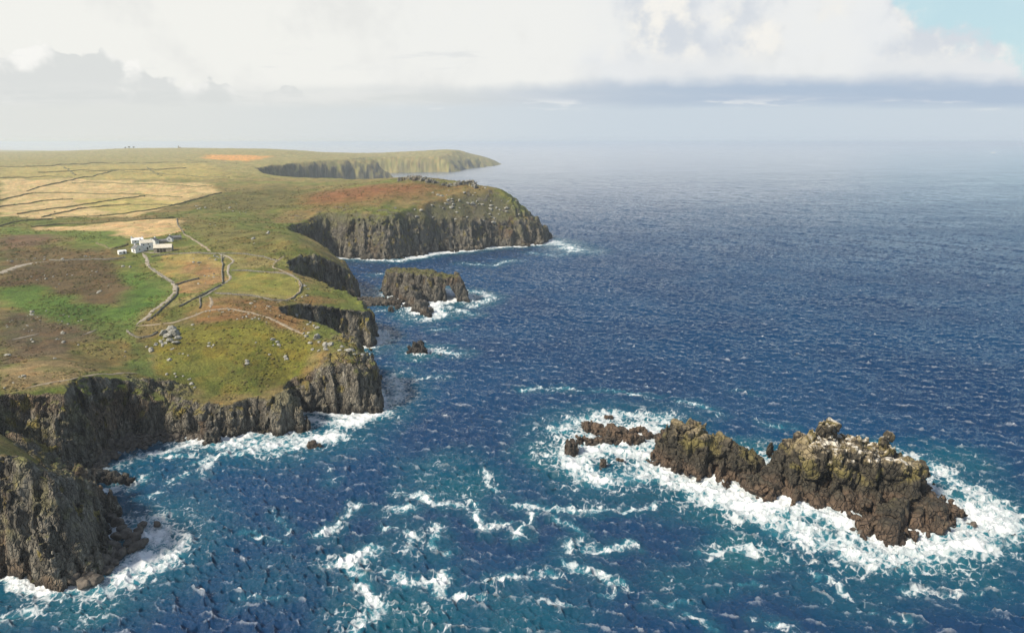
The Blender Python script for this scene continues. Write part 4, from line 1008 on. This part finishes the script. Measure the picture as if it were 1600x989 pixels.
track('farm_track', [(222, 396), (231, 404), (229, 412), (240, 421), (252, 430), (268, 440), (275, 448), (274, 456), (264, 467), (250, 478), (236, 490), (222, 502), (212, 509)], 2.2, m_track, 600)
track('farm_track', [(221, 395), (232, 394), (244, 395), (250, 396)], 6.0, m_track, 607)
track('pale_track', [(-20, 434), (10, 424), (30, 416), (50, 411), (74, 409)], 5.5, m_track, 613)
track('footpath', [(343, 397), (356, 401), (365, 407), (357, 416), (356, 425), (359, 436), (342, 449), (326, 459), (310, 467)], 1.4, m_track, 620)
track('footpath', [(212, 510), (250, 507), (275, 503), (300, 495), (326, 485), (360, 482), (398, 490), (432, 502), (458, 515), (474, 523)], 1.5, m_mud, 630)
track('footpath', [(326, 463), (332, 472), (328, 482)], 1.6, m_mud, 640)
track('footpath', [(446, 400), (430, 410), (426, 418), (445, 425), (460, 432), (468, 440), (470, 455), (455, 466), (430, 474)], 1.1, m_mud, 650)
track('footpath', [(20, 531), (45, 526), (62, 522)], 1.6, m_track, 655)
track('footpath', [(130, 523), (142, 519), (152, 515)], 1.5, m_track, 660)
track('footpath', [(40, 607), (70, 601), (105, 594), (150, 586), (195, 583), (215, 584)], 1.5, m_mud, 665)
track('footpath', [(286, 365), (300, 372), (318, 385), (330, 394)], 1.6, m_mud, 670)

m_wall, b = new_mat('dry_stone')
p = position(); t1 = noise(p, 1.6, 5.0, 0.65); t2 = voro(p, 2.2)
setin(b, Base_Color=mixc(ss(t1, 0.35, 0.65), (.085, .078, .06), (.24, .225, .185)), Roughness=0.95, Normal=bump(t2 + t1, 0.9, 0.25))
m_hedge, b = new_mat('turf_hedge')
p = position(); t1 = noise(p, 0.8, 5.0, 0.65)
setin(b, Base_Color=mixc(ss(t1, 0.35, 0.65), (.085, .085, .036), (.20, .18, .08)), Roughness=0.95, Normal=bump(t1, 0.9, 0.6))
def wall(name, pts, w, h, mat, label, cat, seed, group=None):
    far = np.mean([spot(*q)[1] for q in pts]) / 450
    A = drape(pts, max(0.8, 1.3 * far), 0.4 * far, seed); Nn = side(A); L = len(A)
    rows = []
    for k, (s, zz) in enumerate(((-1, -.4), (-.8, .55), (-.35, 1.0), (.35, .95), (.8, .5), (1, -.4))):
        Q = A + Nn * (w * 0.5 * (s + 0.25 * vnoise(A[:, 0] / 1.3, A[:, 1] / 1.3, seed=seed + k)))[:, None]
        hh = h * (1 + 0.30 * vnoise(A[:, 0] / 1.6, A[:, 1] / 1.6, seed=seed + 20 + k) + 0.25 * vnoise(A[:, 0] / 8, A[:, 1] / 8, seed=seed + 31))
        rows.append(np.c_[Q, ground(A[:, 0], A[:, 1]) + zz * hh])
    V = np.concatenate(rows); i = np.arange(L - 1)
    F = np.concatenate([np.stack([k * L + i, (k + 1) * L + i, (k + 1) * L + i + 1, k * L + i + 1], 1)[:, ::-1] for k in range(5)])
    c0 = np.array([A[0, 0], A[0, 1], g1(A[0, 0], A[0, 1])], np.float32)
    o = mesh_obj(name, V - c0, F, mat, smooth=False); o.location = c0
    return tag(o, label, cat, group)
WL = 'dry stone walls round the paddocks'
wall('dry_stone_wall', [(275, 446), (290, 441), (311, 436)], 0.85, 0.8, m_wall, 'grey wall between upper and lower straw paddock, joining the farm track', 'wall', 700, WL)
wall('dry_stone_wall', [(346, 401), (348, 414), (347, 428), (348, 444)], 0.85, 0.9, m_wall, 'grey wall running beside the bend of the pale footpath', 'wall', 710, WL)
wall('dry_stone_wall', [(346, 446), (328, 456), (310, 465), (295, 472), (280, 480)], 0.85, 0.8, m_wall, 'dark wall slanting along the lower footpath below the paddocks', 'wall', 720, WL)
wall('dry_stone_wall', [(336, 459), (365, 461), (395, 463), (425, 470), (453, 470)], 0.85, 0.7, m_wall, 'low wall along the bottom of the yellow green paddock', 'wall', 730, WL)
wall('dry_stone_wall', [(455, 468), (468, 458), (472, 446), (464, 435), (448, 429), (420, 426), (390, 424), (362, 423)], 0.85, 0.7, m_wall, 'low wall round the seaward end of the yellow green paddock', 'wall', 740, WL)
wall('dry_stone_wall', [(236, 402), (252, 399), (275, 397), (306, 396), (337, 397)], 0.85, 0.8, m_wall, 'dark wall along the top of the straw paddock below the barn', 'wall', 750, WL)
wall('dry_stone_wall', [(337, 397), (360, 396), (388, 398), (412, 402), (434, 408)], 0.85, 0.7, m_wall, 'wall running seaward from the paddock corner across the moor', 'wall', 760, WL)
wall('dry_stone_wall', [(277, 450), (277, 460), (262, 476), (246, 490), (230, 502)], 0.85, 0.8, m_wall, 'dark wall following the lower half of the farm track', 'wall', 770, WL)
wall('dry_stone_wall', [(232, 416), (246, 427), (262, 438), (270, 443)], 0.85, 0.8, m_wall, 'dark wall lining the upper half of the farm track', 'wall', 775, WL)
wall('dry_stone_wall', [(199, 518), (206, 524), (218, 528), (236, 526), (247, 520)], 0.85, 0.8, m_wall, 'short curved wall looping in front of the headland tor', 'wall', 780, WL)
wall('dry_stone_wall', [(312, 466), (313, 475), (312, 482)], 0.85, 0.7, m_wall, 'stub of wall between two footpaths above the bracken', 'wall', 785, WL)
wall('dry_stone_wall', [(196, 403), (170, 406), (140, 406), (100, 408), (76, 407)], 0.85, 0.8, m_wall, 'grey wall along the upper edge of the brown heath hill', 'wall', 790, WL)
wall('dry_stone_wall', [(276, 342), (278, 352), (284, 360), (288, 365)], 0.85, 0.7, m_wall, 'pale bank down the seaward side of the tan field above the farm', 'wall', 795, WL)
HG = 'hedge banks between the fields'
for k, (pts, lab) in enumerate([
    ([(-10, 326), (30, 320), (65, 315), (113, 312)], 'hedge bank along the bottom of the leftmost straw strip'),
    ([(27, 335), (60, 330), (97, 325), (140, 319), (181, 313), (226, 307)], 'longest hedge bank slanting through the middle straw strips'),
    ([(65, 340), (97, 333), (129, 326), (170, 322), (207, 320), (268, 321)], 'hedge bank along the top of the lowest straw strip'),
    ([(87, 341), (140, 339), (180, 336), (233, 329), (285, 318), (300, 313)], 'dark hedge bank forming the lower edge of the straw fields'),
    ([(285, 318), (310, 311), (335, 304), (346, 302)], 'hedge bank climbing to the seaward corner of the big straw field'),
    ([(113, 286), (170, 286), (226, 288), (280, 290), (330, 292)], 'hedge bank crossing the upper part of the big straw field'),
    ([(42, 299), (70, 291), (97, 285), (136, 277), (181, 267)], 'dark hedge bank slanting up to the left from the big straw field'),
    ([(-10, 316), (25, 308), (49, 303), (113, 302), (170, 304), (226, 305), (285, 309)], 'hedge bank under the lower edge of the big straw field'),
    ([(-10, 280), (40, 278), (81, 276), (113, 278)], 'hedge bank at the top left of the straw fields'),
    ([(-10, 262), (40, 261), (81, 260), (130, 257), (194, 255), (260, 254), (324, 254)], 'farthest hedge bank along the top of the green fields'),
    ([(60, 270), (120, 267), (181, 266), (226, 266), (291, 263)], 'hedge bank across the middle of the far green fields'),
    ([(181, 268), (220, 270), (259, 273), (310, 277), (358, 278)], 'hedge bank above the upper edge of the big straw field'),
    ([(-10, 356), (20, 348), (45, 345), (81, 343)], 'hedge bank at the left edge below the straw strips'),
    ([(49, 355), (100, 351), (162, 348), (220, 344), (275, 341)], 'hedge bank along the top of the tan field above the farm'),
    ([(290, 251), (330, 254), (370, 256)], 'faint far hedge bank right of the green fields'),
    ([(100, 262), (110, 268), (118, 274)], 'short far hedge bank crossing between green fields'),
    ([(230, 262), (238, 268), (252, 275)], 'second short far hedge bank crossing between green fields'),
    ([(150, 381), (175, 390), (192, 386), (200, 382)], 'dark hedge curving round the green field left of the farm')]):
    yv = spot(*pts[len(pts) // 2])[1]
    wall('hedge_bank', pts, 0.9 + yv / 750, 0.7 + yv / 1700, m_hedge, lab, 'hedge', 800 + 12 * k, HG)

# ------------------------------------------------------------------ the farm in the valley
def flat_mat(name, a, c, sc=1.5, rough=0.85, lines=None):
    m, b = new_mat(name); p = objcoord(); t = noise(p, sc, 4.0, 0.6)
    h = t
    setin(b, Base_Color=mixc(ss(t, 0.35, 0.65), a, c), Roughness=rough, Normal=bump(h, 0.5, 0.05))
    return m
m_white = flat_mat('limewash', (.74, .74, .72), (.86, .86, .85), 0.6)
m_slate = flat_mat('grey_slate', (.10, .105, .11), (.19, .19, .19), 2.0)
m_paleroof = flat_mat('cement_washed_slate', (.50, .46, .38), (.64, .60, .51), 1.2)
m_stone = flat_mat('granite_masonry', (.17, .15, .12), (.42, .37, .29), 2.2)
m_glass = flat_mat('dark_window_glass', (.012, .014, .018), (.03, .035, .04), 1, 0.15)
m_gap = flat_mat('timber_and_bay_shade', (.03, .025, .02), (.06, .05, .04), 2)  # timber of the doors; also the painted shade in the barn's bays
def bx(name, parent, mat, x0, x1, y0, y1, z0, z1):
    V = [(x0, y0, z0), (x1, y0, z0), (x1, y1, z0), (x0, y1, z0), (x0, y0, z1), (x1, y0, z1), (x1, y1, z1), (x0, y1, z1)]
    F = [(0, 3, 2, 1), (4, 5, 6, 7), (0, 1, 5, 4), (1, 2, 6, 5), (2, 3, 7, 6), (3, 0, 4, 7)]
    return mesh_obj(name, V, F, mat, parent=parent, smooth=False)
def gable_walls(parent, mat, w, d, h, rise):
    """walls with gables at the two ends of the ridge, which runs along x"""
    V = [(-w, -d, -1), (w, -d, -1), (w, d, -1), (-w, d, -1), (-w, -d, h), (w, -d, h), (w, d, h), (-w, d, h), (-w, 0, h + rise), (w, 0, h + rise)]
    me = bpy.data.meshes.new('wall')
    me.from_pydata(V, [], [(0, 1, 5, 4), (2, 3, 7, 6), (1, 2, 6, 9, 5), (3, 0, 4, 8, 7), (4, 5, 9, 8), (6, 7, 8, 9)])
    me.materials.append(mat); o = bpy.data.objects.new('wall', me); scene.collection.objects.link(o); o.parent = parent
    return o
def gable_roof(parent, mat, w, d, h, rise, over=0.25, t=0.16):
    k = (d + over) / d
    V = []
    for zz in (0.03, 0.03 + t):
        for x in (-w - 0.12, w + 0.12):
            V += [(x, -d * k, h - rise * (k - 1) + zz), (x, 0, h + rise + zz), (x, d * k, h - rise * (k - 1) + zz)]
    me = bpy.data.meshes.new('roof')
    me.from_pydata(V, [], [(0, 1, 4, 3), (1, 2, 5, 4), (6, 9, 10, 7), (7, 10, 11, 8), (0, 3, 9, 6), (2, 8, 11, 5), (0, 6, 7, 1), (1, 7, 8, 2), (3, 4, 10, 9), (4, 5, 11, 10)])
    me.materials.append(mat); o = bpy.data.objects.new('roof', me); scene.collection.objects.link(o); o.parent = parent
    return o
def window(parent, x, y, z, w, h, face):
    """a window with its pane; face is the outward direction in the building's own axes"""
    fx, fy = face
    if fy: fr = bx('window', parent, m_white, x - w / 2 - .1, x + w / 2 + .1, min(y, y + fy * .06), max(y, y + fy * .06), z - .1, z + h + .1); bx('pane', fr, m_glass, x - w / 2, x + w / 2, min(y + fy * .03, y + fy * .09), max(y + fy * .03, y + fy * .09), z, z + h)
    else: fr = bx('window', parent, m_white, min(x, x + fx * .06), max(x, x + fx * .06), y - w / 2 - .1, y + w / 2 + .1, z - .1, z + h + .1); bx('pane', fr, m_glass, min(x + fx * .03, x + fx * .09), max(x + fx * .03, x + fx * .09), y - w / 2, y + w / 2, z, z + h)
def building(px, py, w, d, h, rise, turn, label, wmat, rmat, wins=(), chims=(), name='cottage', cat='house', door=None):
    x, y, z = spot(px, py)
    t = tag(empty(name, (x, y, z), math.atan2(-x, y) + R(turn)), label, cat, 'farm buildings in the valley')
    gable_walls(t, wmat, w, d, h, rise); rf = gable_roof(t, rmat, w, d, h, rise)
    for a in wins: window(t, *a)
    for cx, cw, ch in chims: bx('chimney', rf, wmat, cx - cw, cx + cw, -cw, cw, h + rise - .5, h + rise + ch)
    if door: bx('door', t, m_gap, door[0] - .5, door[0] + .5, -d - .06, -d + .02, 0, 2.0)
    return t
building(229.5, 390, 3.8, 2.8, 4.9, 1.9, 6, 'tall white cottage with blank front and pale roof, largest on the yard', m_white, m_paleroof, [(-1.9, -2.8, 3.3, .8, .9, (0, -1)), (1.0, -2.8, 3.6, .7, .8, (0, -1)), (1.7, -2.8, 1.5, .9, 1.2, (0, -1))], [(-3.3, .42, 1.2), (3.3, .42, .6)], door=(0.2,))
t = building(256, 393, 5.7, 3.0, 2.9, 2.1, -12, 'long stone barn with a pale roof and open bays on the yard', m_stone, m_paleroof, name='barn', cat='barn')
for cx in (-2.9, -.9, 1.1): bx('cart_bay_shade', t, m_gap, cx - .8, cx + .8, -3.07, -2.9, -.3, 2.2)  # flat dark panels stand in for the shade inside the open bays
building(215, 393.5, 2.3, 2.9, 2.6, 2.1, -58, 'small white gabled cottage with slate roof at the left of the yard', m_white, m_slate, [(-2.3, .3, 1.2, .8, .9, (-1, 0)), (2.3, .2, 1.2, .8, .9, (1, 0))], [(-2.0, .35, .7)], door=(0.6,))
building(191, 396.5, 2.4, 1.5, 1.6, .8, 14, 'low white shed with a dark doorway left of the farm, apart', m_white, m_white, [(-1.2, -1.5, .6, .8, .6, (0, -1))], name='shed', cat='shed', door=(.9,))
building(215, 380, 3.8, 2.0, 2.4, 1.4, 8, 'low white house with a white roof behind the tall cottage', m_white, m_white, [(-1.6, -2.0, 1.0, .8, .9, (0, -1))], [(-3.4, .35, 1.3), (3.4, .35, .6)])
building(241, 382.5, 2.4, 2.2, 3.2, 1.6, 62, 'white gabled house squeezed between tall cottage and barn', m_white, m_slate, [(-2.4, 0, 1.3, .8, 1.0, (-1, 0)), (.2, -2.2, 1.3, .8, 1.0, (0, -1))], [(1.9, .35, .7)])
building(265.5, 377.5, 2.2, 2.0, 2.5, 1.7, 78, 'white gabled house standing alone behind the barn', m_white, m_slate, [(-2.2, 0, 1.4, .7, .9, (-1, 0))], [(1.8, .3, .5)])
building(276, 374.5, 3.2, 1.7, 1.8, 1.2, 10, 'long low grey cottage farthest right at the back of the farm', m_stone, m_slate, [(-1.2, -1.7, .7, .7, .7, (0, -1))], [(2.9, .4, .9)])
building(253, 380, 3.0, 1.6, 1.7, 1.0, 4, 'low grey outbuilding half hidden behind the barn roof', m_stone, m_slate, name='shed', cat='shed')
# car on the yard
# ------------------------------------------------------------------ far off: farm and trees on the skyline, a boat on the horizon
m_leaf = flat_mat('dark_foliage', (.02, .03, .014), (.05, .06, .03), .4)
m_bark = flat_mat('bark', (.06, .05, .04), (.1, .09, .07))
def far_tree(px, py, r, label):
    x, y, z = spot(px, py); r *= .45; t = tag(empty('tree', (x, y, z)), label, 'tree', 'trees on the skyline')
    bx('trunk', t, m_bark, -r * .08, r * .08, -r * .08, r * .08, -1, r)
    rng = random.Random(int(px * 7)); V, F = [], []
    for k in range(240):
        v = Vector((rng.gauss(0, 1), rng.gauss(0, 1), rng.gauss(0, .6))).normalized() * r * rng.uniform(.55, 1.1); v.z = v.z * .6 + r * 1.25
        s = r * .16; a = Vector((rng.gauss(0, s), rng.gauss(0, s), rng.gauss(0, s))); c = Vector((rng.gauss(0, s), rng.gauss(0, s), rng.gauss(0, s)))
        i = len(V); V += [v + a, v + c, v - a, v - c]; F.append((i, i + 1, i + 2, i + 3))
    mesh_obj('crown', [tuple(v) for v in V], F, m_leaf, parent=t, smooth=False)
for px, py, r in [(196, 232.5, 9), (202, 232, 11), (209, 232, 10), (231, 231.5, 9), (236, 231.5, 8)]:
    far_tree(px, py, r, 'dark tree in the clump on the skyline to the left' if px < 220 else 'dark tree of the pair on the skyline in the middle')
x, y, z = spot(279, 231.6)
t = tag(empty('church', (x, y, z), .3), 'tiny grey church tower on the far skyline', 'church')
bx('tower', t, m_stone, -2, 2, -2, 2, -1, 11); bx('nave', t, m_stone, 2.1, 11, -2.5, 2.5, -1, 5)
me = bpy.data.meshes.new('hull')
hx_ = [(-13, 2.2), (-6, 3.0), (4, 3.0), (10, 1.7), (14.5, .1)]
Vh_ = [(a, s * w * .7, -1.0) for a, w in hx_ for s in (-1, 1)] + [(a, s * w, 2.2 + max(0, a) * .06) for a, w in hx_ for s in (-1, 1)]
Fh_ = [(2 * i + s, 2 * i + 2 + s, 12 + 2 * i + s - 0, 10 + 2 * i + s) if s == 0 else (2 * i + s, 10 + 2 * i + s, 12 + 2 * i + s, 2 * i + 2 + s) for i in range(4) for s in (0, 1)]
Fh_ += [(10 + 2 * i, 12 + 2 * i, 13 + 2 * i, 11 + 2 * i) for i in range(4)] + [(0, 10, 11, 1), (8, 9, 19, 18)]
me.from_pydata(Vh_, [], Fh_); me.materials.append(m_white)
x, y = sea(1552, 239.5)
t = tag(empty('boat', (x, y, 0.3), 2.7), 'tiny white boat far out near the horizon on the right', 'boat')
t.scale = (1.6,) * 3
o = bpy.data.objects.new('hull', me); scene.collection.objects.link(o); o.parent = t
cb = bx('cabin', t, m_white, -8, 4, -2, 2, 2.25, 5.2); bx('window', cb, m_glass, 4.0, 4.06, -1.7, 1.7, 3.6, 4.6); bx('mast', t, m_white, -2, -1.7, -.15, .15, 5.2, 9)

# ------------------------------------------------------------------ heather, gorse and grass tussocks: beyond counting
def scrub(name, n, seed, s0, s1, cols, dens, ylim):
    rng = np.random.default_rng(seed)
    y = np.exp(rng.uniform(math.log(ylim[0]), math.log(ylim[1]), n)); x = rng.uniform(-1.0, .05, n) * y
    x = x.astype(np.float32); y = y.astype(np.float32)
    ok = poly_sd(x, y, COAST) > 8; x, y = x[ok], y[ok]
    ok = dens(x, y) > rng.random(len(x)); x, y = x[ok], y[ok]
    z = ground(x, y); m = len(x)
    s = (s0 * (s1 / s0) ** (rng.random(m) ** 2)).astype(np.float32) * np.clip(y / 330, .8, 2.2) ** .5
    tpl = [(0, 0, .8)] + [(math.cos(a), math.sin(a), .42) for a in np.arange(5) * 1.2566] + [(1.15 * math.cos(a + .6), 1.15 * math.sin(a + .6), -.25) for a in np.arange(5) * 1.2566]
    tpl = np.array(tpl, np.float32)
    tr = [(0, 1 + i, 1 + (i + 1) % 5) for i in range(5)]
    for i in range(5): tr += [(1 + i, 6 + i, 1 + (i + 1) % 5), (1 + (i + 1) % 5, 6 + i, 6 + (i + 1) % 5)]
    tr = np.array(tr)
    V = tpl[None] * (1 + .35 * rng.uniform(-1, 1, (m, 11, 3)).astype(np.float32)) * s[:, None, None] * np.array([.62, .62, .55], np.float32)
    V += np.stack([x, y, z], 1)[:, None]
    F = tr[None] + (np.arange(m) * 11)[:, None, None]
    c = np.asarray(cols, np.float32)[rng.integers(0, len(cols), m)] * rng.uniform(.7, 1.3, (m, 1)).astype(np.float32)
    g = cover(x, y); c = lerp(g * rng.uniform(.6, 1.15, (m, 1)).astype(np.float32), c, rng.uniform(.05, .75, (m, 1)).astype(np.float32))
    o = mesh_obj(name, V.reshape(-1, 3), F.reshape(-1, 3), m_scrub, smooth=False, cols={'tint': np.repeat(c, 11, 0)})
    return tag(o, kind='stuff')
m_scrub, b = new_mat('scrub_leaves'); col = attr('tint', 'Color'); p = position(); t1 = noise(p, 3.0, 3.0, .6)
v_ = 1.0 + (t1 - .5) * 1.4
setin(b, Base_Color=mixc(1.0, col, vcomb(v_, v_, v_), 'MULTIPLY'), Roughness=.95, Specular_IOR_Level=.15)
def dens_heath(x, y):
    d = sstep(fbm(x / 22, y / 22, seed=901, octv=4), -.35, .35)
    for q in (14, 15, 17, 18, 1, 3): 
        d = d * (1 - .95 * sstep(poly_sd(x, y, ZONES[q][2]), -2, 3))
    return d
scrub('heather', 66000, 31, .38, 1.3, [(.055, .065, .02), (.085, .065, .032), (.105, .075, .04), (.07, .085, .022), (.14, .11, .05)], dens_heath, (205, 900))
# ------------------------------------------------------------------ air
HAZE = 0.00010
m_h = bpy.data.materials.new('haze_air'); m_h.use_nodes = True
nt = m_h.node_tree
nt.nodes.remove(nt.nodes['Principled BSDF'])
pv_ = nt.nodes.new('ShaderNodeVolumePrincipled')
pv_.inputs['Color'].default_value = (.86, .935, 1.0, 1); pv_.inputs['Density'].default_value = HAZE
pv_.inputs['Anisotropy'].default_value = 0.25
nt.links.new(pv_.outputs[0], nt.nodes['Material Output'].inputs['Volume'])
x0, x1, y0, y1, z0, z1 = -45000, 45000, -3000, 45000, -9, 125
Vh = [(x0, y0, z0), (x1, y0, z0), (x1, y1, z0), (x0, y1, z0), (x0, y0, z1), (x1, y0, z1), (x1, y1, z1), (x0, y1, z1)]
Fh = [(0, 3, 2, 1), (4, 5, 6, 7), (0, 1, 5, 4), (1, 2, 6, 5), (2, 3, 7, 6), (3, 0, 4, 7)]
haze = mesh_obj('haze', Vh, Fh, m_h, smooth=False)
tag(haze, kind='stuff')
